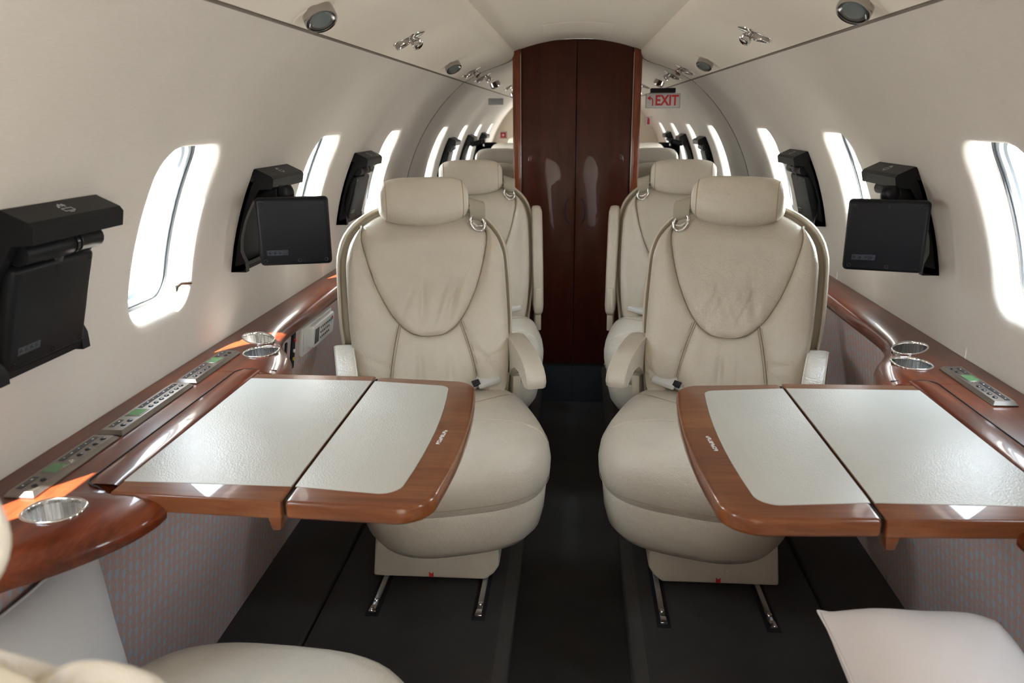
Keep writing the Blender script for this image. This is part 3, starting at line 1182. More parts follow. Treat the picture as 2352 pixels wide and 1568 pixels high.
def air_outlet(side, x, y, label):
    root = empty('air_outlet', (side * x, y, soffit_z(x)))
    root.rotation_euler = overhead_frame(side, x).to_euler()
    tag(root, label, 'air outlet', 'overhead air outlets')
    g = G()
    g.loft([[(a, b_, 0.0) for a, b_ in rrect(0.050, 0.028, 0.027, 8)], [(a, b_, 0.0022) for a, b_ in rrect(0.049, 0.027, 0.026, 8)], [(a, b_, 0.0028) for a, b_ in rrect(0.045, 0.023, 0.022, 8)]])
    g.build('bezel', 'chrome', root, angle=40)
    g = G()
    A = Matrix.Rotation(radians(8) * side, 3, 'Y')
    g.lathe([(0.022, -0.004), (0.0235, 0.008), (0.0225, 0.012), (0.017, 0.012), (0.014, 0.009)], (0.012, 0, 0), 28, A)
    g.build('ring', 'smoked_chrome', root, angle=40)
    B = Matrix.Rotation(radians(-22), 3, 'Y') @ Matrix.Rotation(radians(-18) * side, 3, 'X')
    g = G()
    g.lathe([(0.008, 0.0), (0.0105, 0.012), (0.0125, 0.018), (0.0145, 0.022), (0.0145, 0.031), (0.0125, 0.0325)], (-0.012, 0, 0), 24, B)
    g.build('nozzle', 'chrome', root, angle=40)
    g = G()
    g.lathe([(0.0126, 0.0318), (0.0115, 0.026), (0.004, 0.024)], (-0.012, 0, 0), 24, B)
    g.build('nozzle_mouth', 'black_gloss', root, angle=40)
    return root


for side, txt in ((-1, 'above the handset side'), (1, 'above the exit sign side')):
    reading_light(side, 0.450, 1.425, 'round reading light %s, farthest from the mirror' % txt)
    air_outlet(side, 0.428, 2.08, 'chrome swivel air outlet %s, between two reading lights' % txt)
    reading_light(side, 0.440, 2.91, 'round reading light %s, between two air outlets' % txt)
    air_outlet(side, 0.440, 3.45, 'chrome swivel air outlet %s, closest to the mirror' % txt)


# ------------------------------------------------------------------ fold-out monitors on the walls
def frame_on_wall(side, y, q):
    """local frame: X along the cabin (+y), Y up the wall, Z out of the wall into the cabin"""
    a = q / R
    p = Vector(cyl(side, y, q))
    nx = Vector((0, 1, 0))
    nz = Vector((-side * cos(a), 0, -sin(a)))
    ny = Vector((-side * sin(a), 0, cos(a)))
    return p, Matrix((nx, ny, nz)).transposed()


def wall_monitor(side, yc, out_, label):
    q = WIN_Q - 0.010
    p, M = frame_on_wall(side, yc, q)
    root = empty('wall_monitor', p)
    tag(root, label, 'monitor', 'fold-out wall monitors')
    upr = Matrix(((0, 0, 0), (0, 0, 0), (0, 0, 0)))
    # work in a frame that stands upright: u along the cabin, v vertical, d into the cabin
    def W(u, v, d):
        return Vector((-side * d, u, v))
    # wall line relative to the root: the lining leans in towards the top
    def wall_d(v):
        z = p.z + v
        return abs(p.x) - sqrt(R * R - (z - ZC) ** 2)
    hu = 0.100
    v_top, v_bot = 0.098, -0.128
    # back shell: follows the wall, thin
    g = G()
    rows = []
    for v in np.linspace(v_bot, v_top, 12):
        d = wall_d(v)
        rows.append([W(-hu, v, d - 0.002), W(-hu, v, d + 0.008), W(-hu + 0.01, v, d + 0.012), W(hu - 0.01, v, d + 0.012), W(hu, v, d + 0.008), W(hu, v, d - 0.002)])
    g.grid(rows)
    g.build('back_plate', 'black_soft', root, angle=50)
    # two cheeks: deep at the cap, slim in the middle, foot at the tray
    for su in (-1, 1):
        g = G()
        outer, inner = [], []
        for i, v in enumerate(np.linspace(v_bot, v_top - 0.022, 18)):
            t = (v - v_bot) / (v_top - v_bot)
            dep = float(np.interp(t, [0, 0.10, 0.2, 0.35, 0.55, 0.72, 0.80, 0.86, 1.0], [0.036, 0.032, 0.018, 0.013, 0.015, 0.022, 0.027, 0.032, 0.036]))
            outer.append((v, wall_d(v) - 0.002))
            inner.append((v, wall_d(v) + dep))
        poly = outer + inner[::-1]
        a0, a1 = su * hu, su * (hu - 0.018)
        g.loft([[W(a0, v, d) for v, d in poly], [W(a1, v, d) for v, d in poly]])
        g.build('cheek', 'black_plastic', root, angle=40)
    # cap
    dt = wall_d(v_top)
    g = G()
    poly = [(v_top - 0.040, dt + 0.004), (v_top + 0.002, dt - 0.004), (v_top + 0.006, dt + 0.006), (v_top - 0.010, dt + 0.040), (v_top - 0.017, dt + 0.045), (v_top - 0.038, dt + 0.041)]
    bm_ = []
    g.loft([[W(-hu - 0.002, v, d) for v, d in poly], [W(-hu + 0.002 + 0.0, v, d) for v, d in poly], [W(hu, v, d) for v, d in poly], [W(hu + 0.002, v, d) for v, d in poly]])
    cap = g.build('cap', 'black_plastic', root, angle=25)
    # pictograms on the cap: a plug and a screen outline
    def C(u, e):
        """u along the cap, e outwards on its sloping top"""
        v = v_top + 0.0062 - 0.47 * (e * 0.62)
        return W(u, v + 0.0004, dt + 0.006 + e * 0.62)
    g = G()

    def quad(u0, u1, e0, e1):
        b0 = len(g.v)
        g.v += [C(u0, e0), C(u1, e0), C(u1, e1), C(u0, e1)]
        g.f.append((b0, b0 + 1, b0 + 2, b0 + 3))
    for (u0, u1, e0, e1) in ((-0.012, 0.010, 0.030, 0.0315), (-0.012, 0.010, 0.040, 0.0415), (-0.012, -0.0105, 0.030, 0.0415), (0.0085, 0.010, 0.030, 0.0415), (-0.006, 0.004, 0.044, 0.0455),
                             (-0.008, 0.006, 0.016, 0.0172), (-0.010, -0.004, 0.019, 0.0205), (0.0, 0.008, 0.019, 0.0205), (-0.003, -0.0015, 0.012, 0.024), (0.003, 0.0045, 0.014, 0.026), (-0.012, -0.008, 0.022, 0.026)):
        quad(u0, u1, e0, e1)
    g.build('pictogram', 'mark_white', cap, smooth=False)
    # tray
    db = wall_d(v_bot)
    g = G()
    poly = [(v_bot, db - 0.003), (v_bot + 0.004, db + 0.032), (v_bot + 0.014, db + 0.036), (v_bot + 0.020, db + 0.031), (v_bot + 0.014, db + 0.012), (v_bot + 0.014, db - 0.003)]
    g.loft([[W(-hu, v, d) for v, d in poly], [W(hu, v, d) for v, d in poly]])
    g.build('tray', 'black_plastic', root, angle=30)
    # hinge tube under the cap
    dtube = wall_d(0.045) + 0.026
    g = G()
    g.tube([W(u, 0.045, dtube) for u in (-hu + 0.02, -0.03, -0.028, 0.02, 0.022, hu - 0.01)], [0.0155, 0.0155, 0.0165, 0.0165, 0.0150, 0.0150], 16)
    g.build('hinge_tube', 'black_plastic', root, angle=40)
    g = G()
    g.tube([W(0.024, 0.045, dtube), W(0.030, 0.045, dtube)], 0.0168, 16)
    g.tube([W(0.036, 0.045, dtube), W(0.038, 0.045, dtube)], 0.0160, 16)
    g.build('hinge_collar', 'black_gloss', root, angle=40)

    def screen(center, ax_u, ax_v, ax_n, wS, hS, th):
        Ms = Matrix((ax_u, ax_v, ax_n)).transposed()
        g = G()
        g.box(center, (wS, hS, th), 0.009, 4, Ms)
        sc = g.build('screen_housing', 'black_plastic', root, angle=40)
        g = G()
        g.box(center - ax_n * (th / 2), (wS - 0.028, hS - 0.028, 0.0012), 0.0004, 1, Ms)
        g.build('display', 'black_gloss', sc)
        for (a, b_) in ((-0.42, 0.42), (0.0, 0.42), (0.42, 0.42), (-0.42, -0.42), (0.05, -0.42), (0.42, -0.42)):
            g = G()
            A = Matrix((ax_u, ax_v, ax_n)).transposed()
            g.lathe([(0.0042, th / 2 - 0.001), (0.0042, th / 2 + 0.0004), (0.0030, th / 2 + 0.0004), (0.0026, th / 2 - 0.0016), (0.0010, th / 2 - 0.0016)], center + ax_u * a * wS + ax_v * b_ * hS, 12, A)
            g.build('screw', 'black_gloss', sc)
        g = G()
        cc = center - ax_u * 0.25 * wS - ax_v * 0.30 * hS + ax_n * (th / 2)
        g.box(cc, (0.046, 0.012, 0.0012), 0.0005, 1, Ms)
        pl_ = g.build('port_plate', 'label_dark', sc)
        for kx in (-0.017, -0.006, 0.005, 0.015):
            g = G()
            g.lathe([(0.0028, 0.0004), (0.0028, 0.0012), (0.0014, 0.0012), (0.0014, 0.0006)], cc + ax_u * kx, 10, Ms)
            g.build('port', 'black_gloss', sc)
        return sc
    if not out_:
        # screen folded flat, leaning like the wall
        a = Vector((0, 1, 0))
        vm = -0.042
        lean = (wall_d(0.03) - wall_d(-0.11)) / 0.14
        axv = W(0, 1, lean).normalized()
        axn = W(0, -lean, 1).normalized()
        if side > 0:
            a = -a
        cen = W(0.0, vm, wall_d(vm) + 0.024)
        screen(cen, a, axv, axn, 0.176, 0.150, 0.026)
        g = G()
        g.tube([W(0.004, 0.034, dtube - 0.002), W(0.004, 0.026, dtube - 0.006)], 0.009, 12)
        g.build('pivot', 'black_gloss', root)
    else:
        # arm swung out into the cabin, screen hanging from its end
        a0 = W(-0.070, 0.036, wall_d(0.04) + 0.022)
        a1 = out_['arm_end'] - p
        g = G()
        ax = (a1 - a0)
        Ms = None
        un = ax.normalized()
        vn = Vector((0, 0, 1))
        nn = un.cross(vn).normalized()
        vn = nn.cross(un)
        loops = []
        for t in np.linspace(0, 1, 14):
            s_ = 1.0
            if t < 0.1:
                s_ = 0.55 + 0.45 * sqrt(max(1 - (1 - t / 0.1) ** 2, 0))
            if t > 0.88:
                s_ = 0.35 + 0.65 * sqrt(max(1 - ((t - 0.88) / 0.12) ** 2, 0))
            c_ = a0 + ax * t
            loops.append([c_ + vn * (0.0175 * s_ * math.copysign(abs(sin(k_)) ** 0.7, sin(k_))) + nn * (0.012 * s_ * math.copysign(abs(cos(k_)) ** 0.7, cos(k_))) for k_ in np.linspace(0, 2 * pi, 18, endpoint=False)])
        g.loft(loops)
        g.build('arm', 'black_plastic', root, angle=50)
        g = G()
        g.tube([a0 + ax * 0.70, a0 + ax * 0.73], [0.0190, 0.0190], 18)
        g.build('arm_collar', 'black_gloss', root)
        cen = out_['center'] - p
        g = G()
        g.tube([a0 + ax * 0.90 + Vector((0, 0, -0.012)), a0 + ax * 0.90 + Vector((0, 0, -0.032))], 0.008, 12)
        g.build('pivot', 'smoked_chrome', root)
        axn = out_['normal'].normalized()
        axv = Vector((0, 0, 1))
        axv = (axv - axn * axv.dot(axn)).normalized()
        axu = axv.cross(axn)
        screen(cen, axu, axv, axn, 0.154, 0.150, 0.026)
    return root


wall_monitor(-1, 1.030, None, 'black monitor folded flat above the row of control panels')
wall_monitor(1, 1.045, None, 'black monitor folded flat on the exit sign side, farthest from the mirror')
cL = on_y(676, 530, 1.70)
wall_monitor(-1, 1.840, dict(arm_end=on_y(672, 440, 1.72), center=cL, normal=Vector((0.28, -1, -0.12))), 'black monitor swung out on its arm above the wooden ledge with the handset')
cR = on_y(2034, 541, 1.70)
wall_monitor(1, 1.865, dict(arm_end=on_y(2030, 443, 1.72), center=cR, normal=Vector((-0.30, -1, -0.10))), 'black monitor swung out on its arm, opposite the one by the handset')
wall_monitor(-1, 2.675, None, 'black monitor folded flat beside the seat back, handset side, closest to the mirror')
wall_monitor(1, 2.675, None, 'black monitor folded flat beside the seat back, exit sign side, closest to the mirror')


# ------------------------------------------------------------------ seats
REC = radians(11)
B_Y, B_Z = 0.150, 0.372        # lower front edge of the backrest in seat space


def BK(x, h, d):
    """backrest space: x across, h up along the recline, d backwards"""
    return (x, B_Y + h * sin(REC) + d * cos(REC), B_Z + h * cos(REC) - d * sin(REC))


shell_w = pchip([0.0, 0.10, 0.25, 0.40, 0.455, 0.495, 0.525, 0.548, 0.560], [0.222, 0.236, 0.247, 0.243, 0.229, 0.203, 0.166, 0.115, 0.05])
pad_w = pchip([0.0, 0.03, 0.10, 0.25, 0.38, 0.435, 0.475, 0.505, 0.527, 0.538], [0.192, 0.204, 0.213, 0.221, 0.219, 0.208, 0.186, 0.151, 0.103, 0.04])
bib_w = pchip([0.182, 0.186, 0.20, 0.23, 0.27, 0.33, 0.40, 0.46, 0.492], [0.0, 0.030, 0.062, 0.092, 0.117, 0.143, 0.163, 0.174, 0.168])
U0 = 0.182
low_bot, low_top = 0.128, 0.086


def bib_h(x):
    """height of the bib's lower edge at |x|"""
    lo, hi = U0, 0.49
    x = abs(x)
    for _ in range(30):
        m_ = (lo + hi) / 2
        if bib_w(m_) < x:
            lo = m_
        else:
            hi = m_
    return (lo + hi) / 2


LOWTOP_H = bib_h(low_top)


def seam_x(h):
    t = min(max(h / LOWTOP_H, 0), 1)
    return low_bot + (low_top - low_bot) * (t ** 1.6)


def front_d(x, h):
    """front surface of the upholstery before each panel's own puff"""
    ax = abs(x)
    d = -0.050
    d -= 0.014 * smoothstep(0.10, 0.19, ax) * (1 - smoothstep(0.40, 0.50, h))
    d -= 0.016 * math.exp(-((h - 0.10) / 0.10) ** 2)
    d += 0.030 * smoothstep(0.44, 0.54, h)
    return d


def edge(s, wdt):
    """0 at the border, 1 inside; s in 0..1 from border to border"""
    e_ = min(s, 1 - s) / wdt
    if e_ >= 1:
        return 1.0
    return sqrt(max(1 - (1 - e_) ** 2, 0))


def patch(P, nu, nv, puff, wu, wv, fold=None, back=0.03, open_top=False):
    """padded panel: P(s,t) gives (x,h)"""
    g = G()
    rows = []
    ss = [0.5 - 0.5 * cos(pi * i / nu) for i in range(nu + 1)]
    tt = [0.5 - 0.5 * cos(pi * j / nv) for j in range(nv + 1)]
    for t in tt:
        row = []
        for s_ in ss:
            x, h = P(s_, t)
            eg = min(edge(s_, wu), edge(t, wv))
            d = front_d(x, h) + 0.006 - (puff + 0.006) * eg
            if fold:
                d += fold(x, h) * eg
            row.append(BK(x, h, d))
        rows.append(row)
    base = g.grid(rows)
    # skirt back into the seat
    nr, nc = nv + 1, nu + 1
    ring = [(0, j) for j in range(nc)] + [(i, nc - 1) for i in range(1, nr)] + [(nr - 1, j) for j in range(nc - 2, -1, -1)] + [(i, 0) for i in range(nr - 2, 0, -1)]
    prm = [(ss[j], tt[i]) for i, j in ring]
    b2 = len(g.v)
    for s_, t in prm:
        x, h = P(s_, t)
        g.v.append(BK(x, h, front_d(x, h) + 0.006 + back))
    N = len(ring)
    for k_ in range(N):
        a = base + ring[k_][0] * nc + ring[k_][1]
        b_ = base + ring[(k_ + 1) % N][0] * nc + ring[(k_ + 1) % N][1]
        g.f.append((a, b_, b2 + (k_ + 1) % N, b2 + k_))
    return g


def supell(hx, hy, n, N, cx=0.0, cy=0.0):
    pts = []
    for i in range(N):
        a = 2 * pi * i / N
        ca, sa = cos(a), sin(a)
        pts.append((cx + hx * math.copysign(abs(ca) ** (2 / n), ca), cy + hy * math.copysign(abs(sa) ** (2 / n), sa)))
    return pts


CUSH_CY = -0.095


def cushion_top(x, y):
    """height of the seat cushion's upper face"""
    fx = x / 0.24
    fy = (y - CUSH_CY) / 0.30
    r = (abs(fx) ** 3.0 + abs(fy) ** 3.0) ** (1 / 3.0)
    return 0.420 - 0.012 * r ** 2 - 0.012 * smoothstep(-0.1, 0.2, y) + 0.010 * (abs(fx) ** 2) * (1 - smoothstep(0.6, 1.0, abs(fx)))


def make_seat(label, loc, rot, s, arm, group, mat='leather', wrinkle=1.0, seed=0, rec=11.0, shoulder=True):
    global REC
    REC = radians(rec)
    rnd = random.Random(seed)
    root = empty('cabin_seat', (loc[0], loc[1], ZF + (0.0005)), rot)
    tag(root, label, 'seat', group)
    # pedestal, square to the rails whatever way the seat is turned
    g = G()
    cx = s * 0.012
    poly = [(-0.164, 0.0085), (0.128, 0.0085), (0.150, 0.028), (0.164, 0.05), (0.160, 0.15), (-0.150, 0.15)]
    poly = [(cx + s * a, b_) for a, b_ in poly]
    g.prism(poly, -0.21, 0.21, 'xz', 0.008, 3)
    bs = g.build('pedestal', mat, root, angle=40)
    bs.rotation_euler = (0, 0, -rot)
    facing_back = abs(abs(rot) - pi) < 1.2
    fy = -0.2115 if not facing_back else 0.2115
    g = G()
    g.v = [(-0.006, fy, 0.014), (0.006, fy, 0.014), (0.0055, fy, 0.027), (0.001, fy, 0.022), (-0.0055, fy, 0.027)]
    g.v += [(x, y + (0.002 if fy < 0 else -0.002), z) for x, y, z in g.v]
    g.f = [(0, 1, 2, 3, 4), (9, 8, 7, 6, 5)] + [(i, (i + 1) % 5, 5 + (i + 1) % 5, 5 + i) for i in range(5)]
    g.build('red_tab', 'red_print', bs, smooth=False)
    # seat pan
    N = 56
    g = G()

    def pan(hx, hy, z, cy=CUSH_CY, n=3.0, tip=0.0):
        return [(x, y, z + tip * (x / 0.24)) for x, y in supell(hx, hy, n, N, 0, cy)]
    g.loft([pan(0.150, 0.190, 0.132, -0.06), pan(0.180, 0.228, 0.137, -0.075), pan(0.206, 0.265, 0.155, -0.09), pan(0.223, 0.289, 0.185), pan(0.232, 0.300, 0.225), pan(0.236, 0.304, 0.272), pan(0.232, 0.300, 0.284), pan(0.19, 0.25, 0.286)])
    g.build('seat_pan', mat, root, angle=60)
    # seat cushion with a soft waist over the pan
    g = G()
    loops = [pan(0.20, 0.26, 0.268), pan(0.227, 0.294, 0.272), pan(0.238, 0.307, 0.290), pan(0.2455, 0.314, 0.318), pan(0.247, 0.315, 0.345), pan(0.243, 0.309, 0.372), pan(0.232, 0.296, 0.394)]
    for sc in (0.92, 0.84, 0.74, 0.6, 0.45, 0.3, 0.15, 0.04):
        loops.append([(x * sc, CUSH_CY + (y - CUSH_CY) * sc, cushion_top(x * sc, CUSH_CY + (y - CUSH_CY) * sc) - (0.004 if sc > 0.9 else 0)) for x, y in supell(0.24, 0.305, 3.0, N, 0, CUSH_CY)])
    g.loft(loops)
    bvh = BVHTree.FromPolygons([Vector(v) for v in g.v], g.f)

    def ontop(x, y):
        h_ = bvh.ray_cast(Vector((x, y, 0.6)), Vector((0, 0, -1)))[0]
        return h_.z if h_ is not None else 0.36
    cu = g.build('seat_cushion', mat, root, angle=180)
    # piping: crossing seam and front arc on the cushion
    g = G()
    arc = []
    for a in np.linspace(-0.935, 0.935, 41):
        x = 0.238 * a
        y = -0.165 - 0.12 * abs(a) ** 2.6
        arc.append((x, y, ontop(x, y) + 0.0006))
    g.tube(arc, 0.0022, 6)
    for off in (-0.006, 0.006):
        g.tube([(x, y + off, ontop(x, y + off) + 0.0002) for x, y, z in arc], 0.0009, 4)
    g.build('piping', mat, cu, angle=180)
    g = G()
    crs = [(x, -0.065 + 0.10 * (abs(x) / 0.22) ** 1.6, ontop(x, -0.065 + 0.10 * (abs(x) / 0.22) ** 1.6) + 0.0004) for x in np.linspace(-0.225, 0.225, 25)]
    g.tube(crs, 0.0014, 5)
    g.build('cushion_seam', 'thread', cu, angle=180)
    # front hem stitched along the side wall
    g = G()
    hem = [(x, y, 0.306 - 0.004 * cos(i * 0.0)) for i, (x, y) in enumerate(supell(0.2435, 0.3115, 3.0, N, 0, CUSH_CY))]
    g.tube([(x, y, z) for x, y, z in hem if y < 0.05], 0.0008, 4)
    g.build('hem_stitch', 'thread', cu)

    # backrest shell
    def outline(fn, h0, h1, k_=1.0, dx=0.0, n=26, pinch=0.0):
        hs = [h0 + (h1 - h0) * (1 - (1 - i / n) ** 2.2) for i in range(n + 1)]
        left = [(-(fn(h) * k_ + dx), h) for h in hs]
        right = [((fn(h) * k_ + dx), h) for h in hs]
        return right + left[::-1]
    oo = outline(shell_w, 0.0, 0.560)

    def sh(k_, d, dh=0.0):
        return [BK(x * k_, 0.27 + (h - 0.27) * (1 - (1 - k_) * 0.9) + dh, d) for x, h in oo]
    g = G()
    g.loft([sh(0.86, 0.012), sh(0.945, 0.006), sh(0.955, -0.012), sh(0.968, -0.018), sh(0.988, -0.018), sh(1.0, -0.008), sh(1.0, 0.015), sh(0.985, 0.040), sh(0.93, 0.062), sh(0.82, 0.072), sh(0.4, 0.078)])
    g.build('back_shell', 'seat_shell', root, angle=50)
    # foam core behind the upholstery panels
    po = outline(pad_w, 0.0, 0.538)

    def pd(k_, d):
        return [BK(x * k_, 0.27 + (h - 0.27) * (1 - (1 - k_) * 0.9), d) for x, h in po]
    g = G()
    g.loft([pd(0.96, 0.02), pd(0.985, -0.012), pd(0.965, -0.030), pd(0.90, -0.036)])
    g.build('back_core', mat, root, angle=60)
    # lower centre panel, two bolsters, bib
    fl = [(rnd.uniform(-0.07, 0.07), rnd.uniform(0.006, 0.011), rnd.uniform(0.5, 1.0)) for _ in range(5)]

    def low_fold(x, h):
        d = 0
        for x0, wd, am in fl:
            d += 0.008 * am * wrinkle * math.exp(-((x - x0) / wd) ** 2) * math.exp(-((h - 0.085) / 0.05) ** 2)
        return d

    def lowP(s_, t):
        xt = low_top * (2 * s_ - 1)
        ht = bib_h(xt)
        h = t * ht
        x = seam_x(h * LOWTOP_H / max(ht, 1e-6) if ht else 0) * (2 * s_ - 1)
        return x, h
    g = patch(lowP, 76, 44, 0.009, 0.14, 0.10, low_fold)
    g.build('lower_panel', mat, root, angle=180)
    for sd in (-1, 1):
        def bolP(s_, t, sd=sd):
            h = 0.0 + t * 0.497
            xi = seam_x(h) if h < LOWTOP_H else bib_w(h)
            xo = max(pad_w(h), xi + 0.004)
            return sd * (xi + (xo - xi) * s_), h
        bf = [(rnd.uniform(0.05, 0.2), rnd.uniform(-0.9, 0.9), rnd.uniform(0.4, 1.0)) for _ in range(3)]

        def bol_fold(x, h):
            d = 0
            for h0, sl_, am in bf:
                d += 0.006 * am * wrinkle * math.exp(-(((h - h0) - sl_ * (abs(x) - 0.17)) / 0.007) ** 2)
            return d
        g = patch(bolP, 30, 90, 0.017, 0.36, 0.05, bol_fold)
        g.build('side_bolster', mat, root, angle=180)
    bfold = [(rnd.uniform(-0.08, 0.07), rnd.uniform(0.006, 0.013), rnd.uniform(0.5, 1.1), rnd.uniform(-0.5, 0.5)) for _ in range(7)]

    def bib_fold(x, h):
        d = 0
        for x0, wd, am, sl_ in bfold:
            d += 0.0095 * am * wrinkle * math.exp(-(((x - x0) - sl_ * (h - 0.27)) / wd) ** 2) * math.exp(-((h - 0.275) / 0.055) ** 2)
        d -= 0.010 * math.exp(-((h - 0.25) / 0.06) ** 2 - (x / 0.08) ** 2)
        d += 0.006 * math.exp(-((h - 0.40) / 0.07) ** 2 - (x / 0.10) ** 2)
        return d

    def bibP(s_, t):
        h = U0 + (0.536 - U0) * t
        wd = bib_w(h) if h < 0.472 else min(bib_w(min(h, 0.492)), pad_w(h) - 0.002)
        return wd * (2 * s_ - 1), h
    g = patch(bibP, 96, 80, 0.016, 0.16, 0.06, bib_fold)
    g.build('upper_panel', mat, root, angle=180)
    # twin stitching beside the lower panel
    for sd in (-1, 1):
        g = G()
        for off in (-0.006, 0.006):
            pth = []
            for h in np.linspace(0.012, LOWTOP_H - 0.004, 24):
                x = sd * (seam_x(h) + off)
                pth.append(BK(x, h, front_d(x, h) - 0.0045))
            g.tube(pth, 0.0010, 4)
        g.build('twin_stitching', 'thread', root, angle=180)
    # headrest: a bolster with sewn ends and a drooping lower edge
    g = G()
    loops = []
    HW = 0.121
    nseg = 30
    for i in range(nseg + 1):
        u = -1 + 2 * i / nseg
        u = math.copysign(1 - (1 - abs(u)) ** 1.5, u)
        au = abs(u)
        endf = sqrt(max(1 - max((au - 0.80) / 0.20, 0) ** 2, 0.0)) if au > 0.80 else 1.0
        endf = 0.25 + 0.75 * endf
        top = 0.618 - 0.020 * au ** 5
        bot = 0.487 + 0.026 * au ** 2.6
        cm, hh = (top + bot) / 2, (top - bot) / 2
        lp = []
        for k_ in range(28):
            a = 2 * pi * k_ / 28
            ca, sa = cos(a), sin(a)
            dd = -0.072 + 0.040 * (0.6 + 0.4 * endf) * math.copysign(abs(ca) ** 0.75, ca) + 0.010 * au ** 2
            h = cm + hh * (0.55 + 0.45 * endf) * math.copysign(abs(sa) ** 0.72, sa)
            lp.append(BK(u * HW, h, dd))
        loops.append(lp)
    g.loft(loops)
    hd = g.build('headrest', mat, root, angle=180)
    for sd in (-1, 1):
        g = G()
        i = min(range(nseg + 1), key=lambda q_: abs(loops[q_][0][0] - sd * HW * 0.87))
        lp = [Vector(v) for v in loops[i]]
        cen = sum(lp, Vector()) / len(lp)
        g.tube([cen + (v - cen) * 1.006 for v in lp], 0.0011, 5, closed=True)
        g.build('headrest_seam', 'thread', hd, angle=180)
    # shoulder belt: webbing folded over the shoulder with a metal guide
    xs_ = s * 0.148
    ang = s * radians(-18)

    def ST(a, h, d):
        return BK(xs_ + a * cos(ang) - (h - 0.52) * 0.0, h + a * sin(ang), d)
    g = G()
    rows = []
    for (h, d, wv_) in ((0.498, -0.058, 0.018), (0.508, -0.067, 0.022), (0.528, -0.071, 0.023), (0.548, -0.066, 0.0235), (0.556, -0.050, 0.0235), (0.552, -0.015, 0.0235), (0.540, 0.03, 0.0235)):
        rows.append([ST(a * wv_, h, d) for a in (-1, -0.5, 0, 0.5, 1)])
    rows2 = [[Vector(p) + Vector((0, -0.0022, 0.0006)) for p in r_] for r_ in rows]
    g.grid(rows)
    g.grid(rows2, flip=True)
    b2 = len(rows) * 5
    for i in range(len(rows) - 1):
        for c_ in (0, 4):
            g.f.append((i * 5 + c_, (i + 1) * 5 + c_, b2 + (i + 1) * 5 + c_, b2 + i * 5 + c_))
    g.f.append((0, 1, 2, 3, 4, b2 + 4, b2 + 3, b2 + 2, b2 + 1, b2))
    if shoulder:
        g.build('shoulder_belt', 'webbing', root, angle=60)
    g = G()
    ringp = []
    for k_ in range(28):
        a = 2 * pi * k_ / 28
        ringp.append(ST(0.021 * cos(a), 0.492 + 0.020 * sin(a) - 0.004 * (sin(a) < 0) * abs(sin(a)), -0.062))
    g.tube(ringp, 0.0046, 8, closed=True)
    g.tube([ST(-0.014, 0.486, -0.0625), ST(0.0, 0.481, -0.0625), ST(0.014, 0.486, -0.0625)], 0.004, 8)
    if shoulder:
        g.build('belt_guide', 'chrome', root, angle=60)

    # armrests
    def armrest(sx, w0):
        g = G()
        top = [(0.165, 0.545), (0.13, 0.551), (0.07, 0.549), (0.0, 0.541), (-0.05, 0.530), (-0.088, 0.513), (-0.108, 0.496), (-0.113, 0.480)]
        bot = [(-0.106, 0.464), (-0.088, 0.461), (-0.062, 0.470), (-0.02, 0.486), (0.03, 0.484), (0.065, 0.468), (0.09, 0.446), (0.165, 0.440)]
        poly = top + bot
        hw = 0.0255
        xc = sx * w0
        cen = (0.04, 0.505)

        def lp(off, k_):
            return [(xc + off, cen[0] + (y - cen[0]) * k_, cen[1] + (z - cen[1]) * k_) for y, z in poly]
        g.loft([lp(-hw, 0.90), lp(-hw, 0.945), lp(-hw + 0.003, 0.985), lp(-hw + 0.009, 1.0), lp(hw - 0.009, 1.0), lp(hw - 0.003, 0.985), lp(hw, 0.945), lp(hw, 0.90)])
        ar = g.build('armrest', mat, root, angle=50)
        for sg in (-1, 1):
            g = G()
            g.tube([(xc + sg * (hw - 0.0005), cen[0] + (y - cen[0]) * 0.955, cen[1] + (z - cen[1]) * 0.955) for y, z in poly], 0.0016, 6, closed=True)
            g.build('piping', mat, ar, angle=180)
        g = G()
        g.prism([(0.10, 0.435), (0.165, 0.425), (0.18, 0.33), (0.12, 0.33)], xc - 0.012, xc + 0.012, 'yz', 0.004, 2)
        g.build('hinge_bracket', 'seat_shell', ar, angle=40)
        return ar
    armrest(-s, 0.240)
    if arm == 'down':
        armrest(s, 0.240)
    else:
        # folded up against the side of the backrest
        g = G()
        loops = []
        for h, wy, wx in ((0.02, 0.010, 0.012), (0.035, 0.028, 0.018), (0.06, 0.036, 0.021), (0.20, 0.038, 0.022), (0.38, 0.036, 0.022), (0.425, 0.033, 0.021), (0.443, 0.024, 0.016), (0.447, 0.010, 0.008)):
            c_ = BK(s * 0.256, h, -0.020)
            loops.append([(c_[0] + x, c_[1] + y, c_[2]) for x, y in supell(wx, wy, 4.0, 24)])
        g.loft(loops)
        ar = g.build('armrest', mat, root, angle=60)
        g = G()
        c_ = BK(s * 0.256, 0.085, -0.060)
        g.loft([[(c_[0] + x, c_[1] + dy_, c_[2] + z) for x, z in rrect(0.0125 * k_, 0.040 * k_, 0.006 * k_, 4)] for dy_, k_ in ((0.01, 1.0), (0.0, 1.0), (-0.002, 0.9))])
        g.build('release_button', 'seat_shell', ar, angle=40)
        g = G()
        g.prism([(0.13, 0.42), (0.19, 0.42), (0.20, 0.33), (0.13, 0.33)], s * 0.256 - 0.012, s * 0.256 + 0.012, 'yz', 0.004, 2)
        g.build('hinge_bracket', 'seat_shell', ar, angle=40)
